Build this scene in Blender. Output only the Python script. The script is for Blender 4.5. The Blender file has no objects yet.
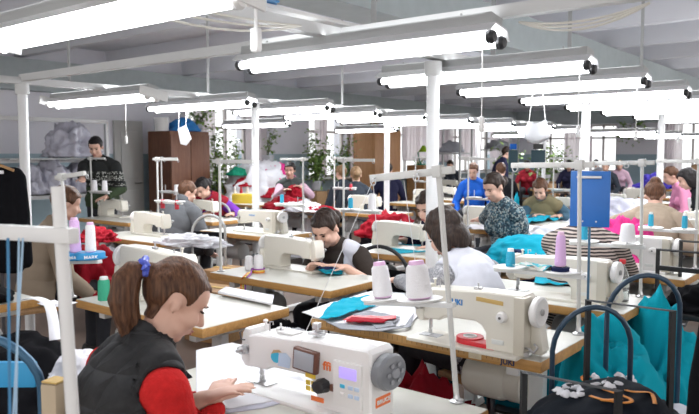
import bpy, bmesh, math, random
from mathutils import Vector, Matrix, noise, Euler
R=math.radians; PI=math.pi
rnd=random.Random(7)
SC=bpy.context.scene; COL=SC.collection
V=Vector
# ------------------------------------------------------------------ camera
FPX=703.0; EYE=1.5; YAW=R(38.5); PIT=math.atan(52/703)
FW=V((-math.sin(YAW)*math.cos(PIT),math.cos(YAW)*math.cos(PIT),-math.sin(PIT)))
RT=V((math.cos(YAW),math.sin(YAW),0)); UP=RT.cross(FW)
def ray(px,py): return FW+RT*((px-349.5)/FPX)+UP*((207-py)/FPX)
def P(px,py,z):
    d=ray(px,py); t=(z-EYE)/d.z; return V((d.x*t,d.y*t,z))
def D(px,py,dep):
    d=ray(px,py); return V((d.x*dep,d.y*dep,EYE+d.z*dep))
# ------------------------------------------------------------------ materials
MATS={}
def mat(name,col,rough=.5,metal=0,var=.08,vs=6,bump=0,bs=60,emit=0,trans=0,sheen=0,alpha=1,subs=0):
    if name in MATS: return MATS[name]
    m=bpy.data.materials.new(name); m.use_nodes=True; nt=m.node_tree; b=nt.nodes['Principled BSDF']
    c=(*col,1)
    b.inputs['Roughness'].default_value=rough; b.inputs['Metallic'].default_value=metal
    tc=nt.nodes.new('ShaderNodeTexCoord')
    if var>0:
        n=nt.nodes.new('ShaderNodeTexNoise'); n.inputs['Scale'].default_value=vs; n.inputs['Detail'].default_value=4
        nt.links.new(tc.outputs['Object'],n.inputs['Vector'])
        mx=nt.nodes.new('ShaderNodeMixRGB'); mx.inputs[1].default_value=(*[max(0,v*(1-var)) for v in col],1); mx.inputs[2].default_value=(*[min(1,v*(1+var)) for v in col],1)
        nt.links.new(n.outputs['Fac'],mx.inputs[0]); nt.links.new(mx.outputs[0],b.inputs['Base Color'])
    else: b.inputs['Base Color'].default_value=c
    if bump>0:
        n2=nt.nodes.new('ShaderNodeTexNoise'); n2.inputs['Scale'].default_value=bs; n2.inputs['Detail'].default_value=3
        nt.links.new(tc.outputs['Object'],n2.inputs['Vector'])
        bp=nt.nodes.new('ShaderNodeBump'); bp.inputs['Strength'].default_value=bump; bp.inputs['Distance'].default_value=.01
        nt.links.new(n2.outputs['Fac'],bp.inputs['Height']); nt.links.new(bp.outputs[0],b.inputs['Normal'])
    if emit>0:
        b.inputs['Emission Color'].default_value=c; b.inputs['Emission Strength'].default_value=emit
    if trans>0:
        b.inputs['Transmission Weight'].default_value=trans; b.inputs['IOR'].default_value=1.3
    if sheen>0: b.inputs['Specular IOR Level'].default_value=.12
    if subs>0:
        b.inputs['Subsurface Weight'].default_value=subs; b.inputs['Subsurface Radius'].default_value=(.02,.008,.004)
    if alpha<1: b.inputs['Alpha'].default_value=alpha
    MATS[name]=m; return m
def ramp_mat(name,build,rough=.7):
    """a material whose colour comes out of build(nt, coords) -> colour socket"""
    if name in MATS: return MATS[name]
    m=bpy.data.materials.new(name); m.use_nodes=True; nt=m.node_tree; b=nt.nodes['Principled BSDF']
    b.inputs['Roughness'].default_value=rough
    tc=nt.nodes.new('ShaderNodeTexCoord'); s=build(nt,tc,b)
    if s is not None: nt.links.new(s,b.inputs['Base Color'])
    MATS[name]=m; return m
def N(nt,t,**k):
    n=nt.nodes.new(t)
    for a,v in k.items():
        if a.startswith('_'): setattr(n,a[1:],v)
        else: n.inputs[a.replace('__',' ')].default_value=v
    return n
def ramp(nt,fac,stops,interp='LINEAR'):
    r=nt.nodes.new('ShaderNodeValToRGB'); r.color_ramp.interpolation=interp
    el=r.color_ramp.elements
    while len(el)<len(stops): el.new(.5)
    for e,(p,c) in zip(el,stops): e.position=p; e.color=(*c,1)
    nt.links.new(fac,r.inputs[0]); return r.outputs[0]
# ------------------------------------------------------------------ mesh builder
def frame(d):
    d=d.normalized(); a=V((0,0,1)) if abs(d.z)<.9 else V((1,0,0))
    x=a.cross(d).normalized(); return x,d.cross(x)
class MB:
    def __init__(s): s.bm=bmesh.new(); s.mi=0
    def _f(s,vs):
        try:
            f=s.bm.faces.new(vs); f.material_index=s.mi; f.smooth=True; return f
        except ValueError: return None
    def box(s,c,sz,bev=0,rot=None,seg=2):
        r=bmesh.ops.create_cube(s.bm,size=1); vs=r['verts']
        for v in vs: v.co=V((v.co.x*sz[0],v.co.y*sz[1],v.co.z*sz[2]))
        fs={f for v in vs for f in v.link_faces}
        if bev>0:
            es={e for f in fs for e in f.edges}
            q=bmesh.ops.bevel(s.bm,geom=list(es),offset=bev,segments=seg,profile=.6,affect='EDGES')
            vs=[v for v in q['verts']]; fs=set(q['faces'])
            vs=set(v for f in fs for v in f.verts); 
            # gather whole island
            todo=list(vs); seen=set(vs)
            while todo:
                v=todo.pop()
                for e in v.link_edges:
                    o=e.other_vert(v)
                    if o not in seen: seen.add(o); todo.append(o)
            vs=seen; fs={f for v in vs for f in v.link_faces}
        for f in fs: f.material_index=s.mi; f.smooth=bev>0
        for v in vs:
            if rot is not None: v.co=rot@v.co
            v.co+=V(c)
        return s
    def ring(s,c,x,y,r,seg): return [s.bm.verts.new(c+x*(r*math.cos(2*PI*i/seg))+y*(r*math.sin(2*PI*i/seg))) for i in range(seg)]
    def tube(s,pts,r,seg=8,cap=True):
        pts=[V(p) for p in pts]; n=len(pts); rs=r if isinstance(r,(list,tuple)) else [r]*n
        rings=[]; px=None
        for i,p in enumerate(pts):
            d=(pts[min(i+1,n-1)]-pts[max(i-1,0)])
            if d.length<1e-7: d=V((0,0,1))
            d.normalize()
            if px is None: x,y=frame(d)
            else:
                x=px-d*px.dot(d)
                if x.length<1e-5: x,_=frame(d)
                x.normalize(); y=d.cross(x)
            px=x; rings.append(s.ring(p,x,y,rs[i],seg))
        for a,b in zip(rings,rings[1:]):
            for i in range(seg): s._f([a[i],a[(i+1)%seg],b[(i+1)%seg],b[i]])
        if cap: s._f(rings[0][::-1]); s._f(rings[-1])
        return s
    def cyl(s,p0,p1,r0,r1=None,seg=16): return s.tube([p0,p1],[r0,r0 if r1 is None else r1],seg)
    def cap(s,p0,p1,r0,r1=None,seg=12):
        p0=V(p0);p1=V(p1); r1=r0 if r1 is None else r1; d=(p1-p0)
        d=d.normalized() if d.length>1e-6 else V((0,0,1))
        pts=[];rs=[]
        for a in (90,60,30): pts.append(p0-d*r0*math.sin(R(a))*1); rs.append(max(r0*math.cos(R(a)),r0*.02))
        pts.append(p0);rs.append(r0);pts.append(p1);rs.append(r1)
        for a in (30,60,90): pts.append(p1+d*r1*math.sin(R(a))); rs.append(max(r1*math.cos(R(a)),r1*.02))
        return s.tube(pts,rs,seg)
    def ell(s,c,rad,M=None,seg=16):
        r=bmesh.ops.create_uvsphere(s.bm,u_segments=seg,v_segments=max(6,seg*2//3),radius=1)
        for v in r['verts']:
            v.co=V((v.co.x*rad[0],v.co.y*rad[1],v.co.z*rad[2]))+V(c)
            if M is not None: v.co=M@v.co
        for f in {f for v in r['verts'] for f in v.link_faces}: f.material_index=s.mi; f.smooth=True
        return s
    def prism(s,poly,axis,h0,h1,bev=0,seg=2):
        """poly of 2d points in the plane normal to axis ('x','y','z'), from h0 to h1"""
        def mk(a,b,h): return {'y':V((a,h,b)),'x':V((h,a,b)),'z':V((a,b,h))}[axis]
        lo=[s.bm.verts.new(mk(a,b,h0)) for a,b in poly]; hi=[s.bm.verts.new(mk(a,b,h1)) for a,b in poly]
        n=len(poly); fs=[s._f(lo),s._f(hi[::-1])]
        for i in range(n): fs.append(s._f([lo[i],hi[i],hi[(i+1)%n],lo[(i+1)%n]]))
        for f in fs:
            if f: f.smooth=bev>0
        bmesh.ops.recalc_face_normals(s.bm,faces=[f for f in fs if f])
        if bev>0:
            es={e for f in (fs[0],fs[1]) for e in f.edges}
            q=bmesh.ops.bevel(s.bm,geom=list(es),offset=bev,segments=seg,profile=.6,affect='EDGES')
            for f in q['faces']: f.material_index=s.mi; f.smooth=True
        return s
    def lathe(s,prof,c=(0,0,0),ax=(0,0,1),seg=20):
        c=V(c);d=V(ax).normalized(); x,y=frame(d); rings=[s.ring(c+d*h,x,y,max(r,1e-4),seg) for r,h in prof]
        for a,b in zip(rings,rings[1:]):
            for i in range(seg): s._f([a[i],a[(i+1)%seg],b[(i+1)%seg],b[i]])
        s._f(rings[0][::-1]); s._f(rings[-1]); return s
    def quad(s,a,b,c,d): s._f([s.bm.verts.new(V(p)) for p in (a,b,c,d)]); return s
    def build(s,name,mats,parent=None,sharp=35,loc=None):
        me=bpy.data.meshes.new(name); 
        s.bm.normal_update()
        s.bm.to_mesh(me); s.bm.free()
        o=bpy.data.objects.new(name,me); COL.objects.link(o)
        for m in (mats if isinstance(mats,(list,tuple)) else [mats]): me.materials.append(m)
        if sharp: me.set_sharp_from_angle(angle=R(sharp))
        if parent is not None: o.parent=parent
        if loc is not None: o.location=loc
        return o
def tag(o,label=None,cat=None,group=None,kind=None):
    if label: o['label']=label
    if cat: o['category']=cat
    if group: o['group']=group
    if kind: o['kind']=kind
    return o
def thing(name,label,cat,loc=(0,0,0),rz=0,group=None):
    o=bpy.data.objects.new(name,None); COL.objects.link(o); o.location=loc; o.rotation_euler=(0,0,rz); o.empty_display_size=.05
    return tag(o,label,cat,group)
def kids(o): return list(o.children)
def dup(o,parent=None,label=None,loc=None,rz=None):
    c=o.copy(); COL.objects.link(c)
    if parent is not None: c.parent=parent
    if label: c['label']=label
    if loc is not None: c.location=loc
    if rz is not None: c.rotation_euler=(0,0,rz)
    for ch in kids(o): dup(ch,c)
    return c
def structure(o): o['kind']='structure'; return o
def mesh_from(o_tmp):
    dg=bpy.context.evaluated_depsgraph_get(); me=bpy.data.meshes.new_from_object(o_tmp.evaluated_get(dg)); return me
def remesh(mb,vox,smooth=3,fac=.5):
    """fuse overlapping closed shapes into ONE continuous mesh"""
    o=mb.build('shape',[],sharp=0)
    m=o.modifiers.new('r','REMESH'); m.mode='VOXEL'; m.voxel_size=vox
    if smooth:
        k=o.modifiers.new('s','SMOOTH'); k.factor=fac; k.iterations=smooth
    me=mesh_from(o); old=o.data; bpy.data.objects.remove(o); bpy.data.meshes.remove(old)
    return me
def link_mesh(name,me,mats,parent=None,loc=None,smooth=True):
    me.name=name; o=bpy.data.objects.new(name,me); COL.objects.link(o)
    for m in (mats if isinstance(mats,(list,tuple)) else [mats]): me.materials.append(m)
    if smooth: me.shade_smooth()
    if parent is not None: o.parent=parent
    if loc is not None: o.location=loc
    return o
def text(s,size,mt,parent,loc,rot,name='lettering',ext=.0006,bold=0,align='CENTER'):
    cu=bpy.data.curves.new(name,'FONT'); cu.body=s; cu.size=size; cu.extrude=ext; cu.offset=bold; cu.align_x=align; cu.align_y='CENTER'
    o=bpy.data.objects.new(name,cu); COL.objects.link(o)
    bpy.context.view_layer.update(); me=mesh_from(o); bpy.data.objects.remove(o)
    o=link_mesh(name,me,mt,parent,loc,smooth=False); o.rotation_euler=rot; return o
# ------------------------------------------------------------------ cloth
def ridge(p): return 1-abs(noise.noise(p))*2
def heap(name,c,rad,mt,seed=0,freq=3.2,amp=.35,label=None,cat='cloth',group=None,parent=None,sub=5,rz=0):
    bm=bmesh.new(); bmesh.ops.create_icosphere(bm,subdivisions=sub,radius=1); off=V((seed*3.7,seed*1.3,seed*2.1))
    for v in bm.verts:
        p=v.co.copy(); f=1+amp*(ridge(p*freq*.5+off)-.5)*.9+amp*.55*(ridge(p*freq+off*2)-.5)+amp*.25*(ridge(p*freq*2.3+off)-.5)
        q=p*f; z=q.z
        if z<0: z*=.04
        v.co=V((q.x*rad[0]*(1.12 if p.z<.15 else 1),q.y*rad[1]*(1.12 if p.z<.15 else 1),z*rad[2]))
    zm=min(v.co.z for v in bm.verts)
    for v in bm.verts: v.co.z-=zm
    for f in bm.faces: f.smooth=True
    me=bpy.data.meshes.new(name); bm.to_mesh(me); bm.free()
    o=link_mesh(name,me,mt,parent,c); o.rotation_euler=(0,0,rz)
    return tag(o,label,cat,group)
def onto(o,x,y,up=3.0):
    """height of an object's surface at a world point"""
    inv=o.matrix_basis.inverted(); a=inv@V((x,y,up)); b=inv@V((x,y,-1)); ok,loc,nm,_=o.ray_cast(a,(b-a).normalized())
    return (o.matrix_basis@loc).z if ok else None
def inside(p,poly):
    c=False;n=len(poly);j=n-1
    for i in range(n):
        a,b=poly[i],poly[j]
        if (a[1]>p[1])!=(b[1]>p[1]) and p[0]<(b[0]-a[0])*(p[1]-a[1])/(b[1]-a[1])+a[0]: c=not c
        j=i
    return c
def flat_cloth(name,pts,z,mt,amp=.012,label=None,cat='cloth',group=None,freq=9,thick=.003,seed=1,step=.02,hang=None,parent=None,lift=None):
    """a piece of fabric lying with creases; hang=(axis,sign,limit): what passes the limit falls down over the edge"""
    bm=bmesh.new(); vs=[bm.verts.new((p[0],p[1],0)) for p in pts]; bm.faces.new(vs)
    L=max((V(a[:2])-V(b[:2])).length for a in pts for b in pts); n=max(2,int(L/step))
    xs=[p[0] for p in pts]; ys=[p[1] for p in pts]
    for k in range(1,n):
        for ax,(lo,hi) in ((V((1,0,0)),(min(xs),max(xs))),(V((0,1,0)),(min(ys),max(ys)))):
            t=lo+(hi-lo)*k/n
            bmesh.ops.bisect_plane(bm,geom=bm.verts[:]+bm.edges[:]+bm.faces[:],plane_co=ax*t,plane_no=ax)
    off=V((seed*2.3,seed*.7,seed))
    for v in bm.verts:
        p=v.co.copy(); h=amp*(.5*ridge(p*freq+off)+.5*ridge(p*freq*.45+off*1.7)); h=max(h,.001)
        if lift: h+=lift(p)
        nz=z+h; x,y=p.x,p.y
        if hang:
            ax,sg,lim=hang; val=(x if ax=='x' else y); e=(val-lim)*sg
            if e>0:
                nz=z+.008-e; q=lim+sg*(.012+.018*noise.noise(p*9+off)+.05*min(e,.3)*0)
                if ax=='x': x=q
                else: y=q
        v.co=V((x,y,nz))
    g=bmesh.ops.extrude_face_region(bm,geom=bm.faces[:])
    for e in g['geom']:
        if isinstance(e,bmesh.types.BMVert): e.co.z+=thick
    bmesh.ops.recalc_face_normals(bm,faces=bm.faces[:])
    for f in bm.faces: f.smooth=True
    me=bpy.data.meshes.new(name); bm.to_mesh(me); bm.free()
    return tag(link_mesh(name,me,mt,parent),label,cat,group)
def drape(name,p0,p1,z0,z1,mt,folds=8,amp=.04,label=None,cat='cloth',group=None,flare=.0,seed=0,thick=.004,parent=None,kind=None,nz=14):
    """a hanging sheet between two points, with vertical folds"""
    p0=V((p0[0],p0[1],0));p1=V((p1[0],p1[1],0)); d=p1-p0; n=V((-d.y,d.x,0)).normalized(); W=folds*8
    bm=bmesh.new(); g=[]
    for j in range(nz+1):
        t=j/nz; row=[]
        for i in range(W+1):
            u=i/W; a=amp*(1-.5*t*0)*(math.sin(u*folds*2*PI+1.3*math.sin(u*5+seed)+.5*math.sin(t*3+u*9))+.6*noise.noise(V((u*folds*.7,t*1.5,seed))))
            u2=.5+(u-.5)*(1+flare*(1-t))
            q=p0+d*u2+n*a; row.append(bm.verts.new((q.x,q.y,z0+(z1-z0)*t)))
        g.append(row)
    for a,b in zip(g,g[1:]):
        for i in range(W): bm.faces.new([a[i],a[i+1],b[i+1],b[i]])
    r=bmesh.ops.extrude_face_region(bm,geom=bm.faces[:])
    for e in r['geom']:
        if isinstance(e,bmesh.types.BMVert): e.co+=n*thick
    bmesh.ops.recalc_face_normals(bm,faces=bm.faces[:])
    for f in bm.faces: f.smooth=True
    me=bpy.data.meshes.new(name); bm.to_mesh(me); bm.free()
    return tag(link_mesh(name,me,mt,parent),label,cat,group,kind)
# ------------------------------------------------------------------ shared materials
M_={}
cream=mat('enamel_cream',(.74,.71,.63),.32,var=.03)
white=mat('enamel_white',(.84,.83,.82),.28,var=.02)
offw=mat('paint_white',(.80,.80,.79),.4,var=.03)
rail_m=mat('rail_paint',(.66,.67,.67),.45,var=.05)
steel=mat('steel',(.55,.55,.56),.3,1,var=.05); dsteel=mat('dark_steel',(.12,.12,.13),.4,.8,var=.1)
blackp=mat('black_plastic',(.018,.018,.02),.4,var=.1); greyp=mat('grey_plastic',(.22,.23,.25),.35,var=.05)
lgrey=mat('light_grey_metal',(.42,.43,.43),.5,.1,var=.06)
red_m=mat('red_tape',(.62,.02,.03),.4,var=.1); orange=mat('orange_print',(.85,.20,.05),.5,var=0); yellow=mat('yellow_sticker',(.85,.62,.06),.5,var=.03)
goldtape=mat('masking_tape',(.62,.42,.14),.6,var=.06)
blueprint=mat('blue_print',(.05,.25,.62),.5,var=0); navyprint=mat('navy_print',(.03,.04,.10),.5,var=0); whitep=mat('white_print',(.85,.85,.85),.5,var=0)
lcd=mat('lcd_violet',(.42,.33,.85),.4,var=0,emit=.6); screen=mat('grey_screen',(.42,.45,.50),.2,var=.06); brownframe=mat('brown_plastic',(.16,.07,.05),.4,var=.05)
cyanst=mat('cyan_sticker',(.05,.50,.75),.45,var=.05); palest=mat('pale_blue_sticker',(.55,.68,.85),.4,var=.1); tanst=mat('tan_sticker',(.55,.38,.22),.5,var=.05)
def laminate():
    def f(nt,tc,b):
        n=N(nt,'ShaderNodeTexNoise',Scale=5.0,Detail=6.0); nt.links.new(tc.outputs['Object'],n.inputs['Vector'])
        return ramp(nt,n.outputs['Fac'],[(.3,(.58,.57,.51)),(.6,(.66,.65,.59)),(.75,(.69,.68,.63))])
    return ramp_mat('laminate',f,.38)
LAM=laminate()
def woodm(name,a,b,sc=(3,30,30),rough=.5):
    def f(nt,tc,bs):
        mp=N(nt,'ShaderNodeMapping'); mp.inputs['Scale'].default_value=sc; nt.links.new(tc.outputs['Object'],mp.inputs[0])
        n=N(nt,'ShaderNodeTexNoise',Scale=1.5,Detail=5.0,Distortion=.8); nt.links.new(mp.outputs[0],n.inputs['Vector'])
        return ramp(nt,n.outputs['Fac'],[(.3,a),(.7,b)])
    return ramp_mat(name,f,rough)
EDGE=woodm('table_edge_wood',(.42,.21,.06),(.58,.32,.10)); PLY=woodm('plywood',(.36,.20,.09),(.50,.30,.14)); WARD=woodm('wardrobe_brown',(.13,.045,.02),(.19,.075,.035),(30,30,3)); WARD2=woodm('wardrobe_orange',(.52,.25,.10),(.64,.34,.16),(30,30,3))
bluetube=mat('blue_tube',(.05,.13,.22),.35,.3,var=.08); blackframe=mat('black_frame',(.010,.011,.013),.6,0,var=.1)
blackcloth=mat('black_cloth',(.006,.006,.008),.9,var=.2,bump=.15,bs=250,sheen=.1)
def cloth(name,c,r=.8,var=.07): return mat(name,c,r,var=var,vs=8,bump=.12,bs=220,sheen=.1)
teal=cloth('teal_cloth',(.005,.36,.47)); wcl=cloth('white_cloth',(.80,.80,.84)); gcl=cloth('grey_cloth',(.33,.34,.37)); redc=cloth('red_cloth',(.35,.012,.025)); magc=cloth('magenta_cloth',(.78,.06,.30)); navyc=cloth('navy_cloth',(.015,.022,.07)); lil=cloth('lilac_white_cloth',(.62,.62,.72)); purp=cloth('purple_cloth',(.07,.05,.42)); bluec=cloth('blue_cloth',(.02,.13,.50)); turq=cloth('turquoise_cloth',(.01,.36,.50)); greenc=cloth('green_cloth',(.02,.30,.18)); cartc=cloth('dark_navy_cloth',(.005,.008,.014)); pinkc=cloth('pink_cloth',(.85,.32,.52)); tealdk=cloth('dark_teal_cloth',(.005,.20,.28))
mat('dark_trousers',(.02,.021,.028),.85,var=.2); mat('shoe_black',(.015,.014,.014),.5,var=.1); mat('blue_satin',(.10,.14,.62),.25,var=.3,vs=40)
# ------------------------------------------------------------------ sewing machine; needle at origin, wheel towards +x, operator at -y
def machine(label,loc,rz,style='plain',sc=(1,1,1),group=None,body_m=None):
    r=thing('sewing_machine',label,'sewing machine',loc,rz,group); r.scale=sc
    bmat=body_m or (white if style=='direct' else cream)
    m=MB(); m.box((.2,0,.008),(.54,.178,.016),.005); m.build('bed',bmat,r)
    m=MB()
    prof=[(.305,.012),(.485,.012),(.485,.245),(.47,.262),(.30,.262),(.02,.245),(-.005,.235),(-.005,.105),(.075,.105),(.10,.125),(.255,.128),(.285,.115),(.305,.085)] if style!='direct' else \
         [(.29,.012),(.50,.012),(.50,.255),(.485,.268),(.30,.262),(.02,.235),(-.005,.225),(-.005,.10),(.075,.10),(.10,.118),(.24,.122),(.27,.11),(.29,.085)]
    hy=.058 if style=='direct' else .052
    m.prism(prof,'y',-hy,hy,.014,3); m.build('arm',bmat,r)
    m=MB(); m.prism([(-.055,.155),(-.045,.228),(-.03,.25),(-.004,.25),(-.004,.09),(-.035,.09),(-.055,.115)],'y',-.045,.045,.010,3); m.build('face_plate',bmat,r)
    m=MB(); m.cyl((-.0,-.0,.012),(0,0,.1),.0016,seg=6); m.cyl((0,0,.055),(0,0,.12),.0065,seg=10); m.box((0,0,.058),(.012,.012,.014),.002); m.build('needle_bar',steel,r)
    m=MB(); m.cyl((-.012,.012,.02),(-.012,.012,.11),.006,seg=10); m.box((-.004,-.005,.0195),(.02,.04,.004),.001); m.box((-.01,.01,.03),(.014,.012,.02),.002); m.build('presser_foot',steel,r)
    m=MB(); m.box((0,0,.017),(.10,.05,.003)); m.build('needle_plate',steel,r)
    m=MB(); m.lathe([(.002,0),(.019,.002),(.02,.006),(.01,.009),(.01,.016),(.019,.019),(.016,.03),(.008,.032),(.006,.045),(.001,.046)],(-.022,-.045,.165),(0,-1,0),16); m.build('tension_dial',steel,r)
    m=MB(); m.tube([(-.03,-.047,.20),(-.03,-.062,.205),(-.034,-.064,.235),(-.03,-.06,.24)],.0028,6); m.build('take_up_lever',dsteel,r)
    m=MB(); m.cyl((.02,.0,.24),(.02,0,.275),.0045,seg=8); m.ell((.02,0,.278),(.009,.009,.006),None,10); m.build('presser_dial',bmat,r)
    m=MB(); m.tube([(.06,-.02,.246),(.06,-.02,.285),(.075,-.02,.287),(.075,-.02,.275)],.002,6); m.lathe([(.012,0),(.012,.004),(.004,.006),(.004,.02),(.001,.021)],(.10,-.01,.247),(0,0,1),12); m.build('thread_guide',steel,r)
    # stitch dial and badge on the pillar
    if style=='direct':
        m=MB(); m.lathe([(.055,0),(.062,.004),(.066,.03),(.06,.04),(.05,.043),(.03,.044),(.001,.046)],(.498,0,.185),(1,0,0),32); w=m.build('handwheel',greyp,r)
        m=MB()
        for k in range(6):
            a=k*PI/3; m.cyl((.545,math.cos(a)*.033,.185+math.sin(a)*.033),(.5475,math.cos(a)*.033,.185+math.sin(a)*.033),.008,seg=12)
        m.lathe([(.0,.0),(.018,.001),(.017,.006),(.001,.007)],(.543,0,.185),(1,0,0),20)
        m.build('wheel_inset',mat('pale_grey_plastic',(.36,.37,.40),.3,var=.03),w)
        m=MB(); m.box((.42,-.062,.13),(.105,.012,.165),.004); p=m.build('control_panel',white,r)
        m=MB(); m.box((.425,-.0695,.175),(.062,.004,.040),.001); m.build('display',lcd,p)
        for i,(bx,bz,mm) in enumerate([(-.02,.125,cyanst),(.01,.125,palest),(.033,.125,palest),(.01,.095,palest),(.033,.095,palest),(-.02,.095,white)]):
            m=MB(); m.box((.425+bx,-.069,bz),(.017,.004,.014),.002); m.build('button',mm,p)
        m=MB(); m.box((.262,-.068,.187),(.095,.02,.085),.005,Matrix.Rotation(R(4),3,'Y')); tb=m.build('thickness_screen',brownframe,r)
        m=MB(); m.box((.262,-.0795,.187),(.078,.004,.068),.002,Matrix.Rotation(R(4),3,'Y')); m.build('screen_glass',screen,tb)
        m=MB(); m.lathe([(.028,0),(.028,.012),(.024,.02),(.024,.032),(.018,.036),(.001,.037)],(.325,-.056,.105),(0,-1,0),8); d=m.build('stitch_dial',blackp,r)
        m=MB(); m.box((.362,-.060,.105),(.018,.012,.026),.003); m.build('dial_lever',brownframe,d)
        for bz in (.128,.100,.078):
            for bx in ((.262,.284) if bz!=.128 else (.272,)):
                m=MB(); m.box((bx,-.0592,bz),((.017 if bz!=.128 else .040),.003,.018),.001); m.build('sticker',yellow,r)
        text('ffi',.045,orange,r,(.338,-.0592,.178),(PI/2,0,0),'maker_lettering',bold=.001)
        m=MB(); m.cyl((.125,-.0575,.165),(.125,-.0592,.165),.022,seg=24); m.build('round_sticker',cyanst,r)
        m=MB(); m.prism([(.135,.135),(.185,.135),(.19,.175),(.17,.192),(.14,.185)],'y',-.0592,-.0605); m.build('pale_sticker',palest,r)
        m=MB(); m.prism([(.105,.175),(.115,.192),(.14,.198),(.15,.190),(.12,.182)],'y',-.0585,-.0598); m.build('tan_sticker',tanst,r)
        m=MB(); m.box((.501,.0,.075),(.003,.07,.036),.001); pl=m.build('maker_plate',orange,r)
        text('BRUCE',.021,whitep,r,(.5035,0,.075),(PI/2,0,PI/2),'plate_lettering',bold=.0006)
        m=MB(); m.box((.30,-.0595,.045),(.05,.003,.018),.001); m.build('orange_sticker',orange,r)
        # bobbin winder on top
        m=MB(); m.box((.245,-.0,.268),(.05,.03,.012),.003); m.cyl((.245,0,.27),(.245,0,.30),.006,seg=10); m.box((.245,0,.30),(.022,.022,.022),.004); m.cyl((.215,.0,.268),(.275,.0,.283),.004,seg=8); m.build('bobbin_winder',mat('pale_steel',(.62,.62,.64),.3,.6,var=.04),r)
        m=MB(); m.box((.13,0,.252),(.07,.05,.008),.003); m.lathe([(.016,0),(.016,.01),(.01,.014),(.003,.016),(.003,.03),(.001,.03)],(.09,.0,.25),(0,0,1),14); m.build('top_cover',white,r)
    else:
        m=MB(); m.lathe([(.03,0),(.034,.012),(.034,.02),(.06,.026),(.064,.034),(.064,.05),(.056,.056),(.03,.05),(.012,.053),(.001,.054)],(.478,0,.195),(1,0,0),28); w=m.build('handwheel',white if style!='dark' else greyp,r)
        m=MB(); m.lathe([(.001,0),(.014,.001),(.014,.006),(.001,.007)],(.532,0,.195),(1,0,0),16); m.build('wheel_cap',steel,w)
        m=MB(); m.prism([(.478,.012),(.53,.012),(.54,.03),(.52,.15),(.478,.155)],'y',.0,.06,.008); m.build('belt_cover',cream if style!='dark' else greyp,r)
        m=MB(); m.box((.463,-.030,.135),(.05,.066,.245),.008); m.build('pillar_trim',mat('enamel_tan',(.60,.56,.47),.35,var=.03),r)
        m=MB(); m.lathe([(.023,0),(.025,.008),(.02,.014),(.019,.024),(.007,.026),(.001,.027)],(.385,-.05,.165),(0,-1,0),20); d=m.build('stitch_dial',white,r)
        m=MB(); m.cyl((.385,-.0755,.165),(.385,-.0785,.165),.006,seg=10); m.build('dial_screw',dsteel,d)
        m=MB(); m.box((.365,-.0535,.055),(.055,.004,.02),.001); m.build('rating_plate',mat('pale_plate',(.70,.72,.70),.4,var=.1,vs=90),r)
        m=MB(); m.box((.24,0,.262),(.035,.02,.012),.003); m.cyl((.24,0,.262),(.24,0,.285),.004,seg=8); m.build('oil_cap',steel,r)
        if style=='juki':
            text('JUKI',.034,blueprint,r,(.165,-.0535,.200),(PI/2,0,0),'maker_lettering',bold=.0012)
            m=MB(); m.box((.325,-.0535,.225),(.125,.004,.018),.001,Matrix.Rotation(R(3),3,'Y')); m.build('tape_strip',goldtape,r)
        elif style!='bare':
            m=MB(); m.box((.165,-.053,.200),(.08,.003,.018)); m.build('maker_strip',mat('faint_blue_print',(.30,.42,.62),.5,var=.2,vs=80),r)
        m=MB(); m.tube([(.49,-.05,.05),(.51,-.065,.055),(.53,-.06,.04),(.54,-.05,.06),(.525,-.05,.075)],.005,6); m.cyl((.505,-.05,.03),(.505,-.075,.03),.012,seg=12); m.build('winder',steel,r)
    return r
# ------------------------------------------------------------------ sewing table; origin at floor below centre, operator at -y
def table(label,loc,rz,L=1.1,W=.55,h=.76,motor='grey',group=None,detail=True,th=.042):
    r=thing('sewing_table',label,'sewing table',loc,rz,group)
    m=MB(); m.box((0,0,h-th/2-.002),(L,W,th),.006); m.build('tabletop',EDGE,r)
    m=MB(); m.box((0,0,h-.0015),(L-.006,W-.006,.003),.001); m.build('laminate_surface',LAM,r)
    for s in(-1,1):
        m=MB(); x=s*(L/2-.14); m.box((x,.05,.36),(.07,.045,h-.13),.005); m.box((x,0,.035),(.06,W+.02,.05),.006); m.box((x,0,h-th-.03),(.05,W-.12,.04),.004); m.build('leg',offw,r)
    m=MB(); m.box((0,.06,.28),(L-.3,.04,.05),.004); m.build('crossbar',offw,r)
    if detail:
        m=MB(); m.lathe([(.02,-.15),(.075,-.14),(.085,-.11),(.085,.03),(.075,.05),(.08,.06),(.08,.12),(.06,.14),(.02,.15)],(.24,.06,h-.20),(1,0,0),20); m.box((.24,.06,h-.10),(.12,.06,.08),.01); m.build('motor',lgrey if motor=='grey' else (cream if motor=='cream' else dsteel),r)
        m=MB(); m.box((-.02,.02,h-th-.025),(.40,.2,.045),.01); m.build('oil_pan',lgrey,r)
        m=MB(); m.box((.0,-.02,.12),(.36,.22,.02),.006,Matrix.Rotation(R(12),3,'X')); m.build('treadle',dsteel,r)
    return r
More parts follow.
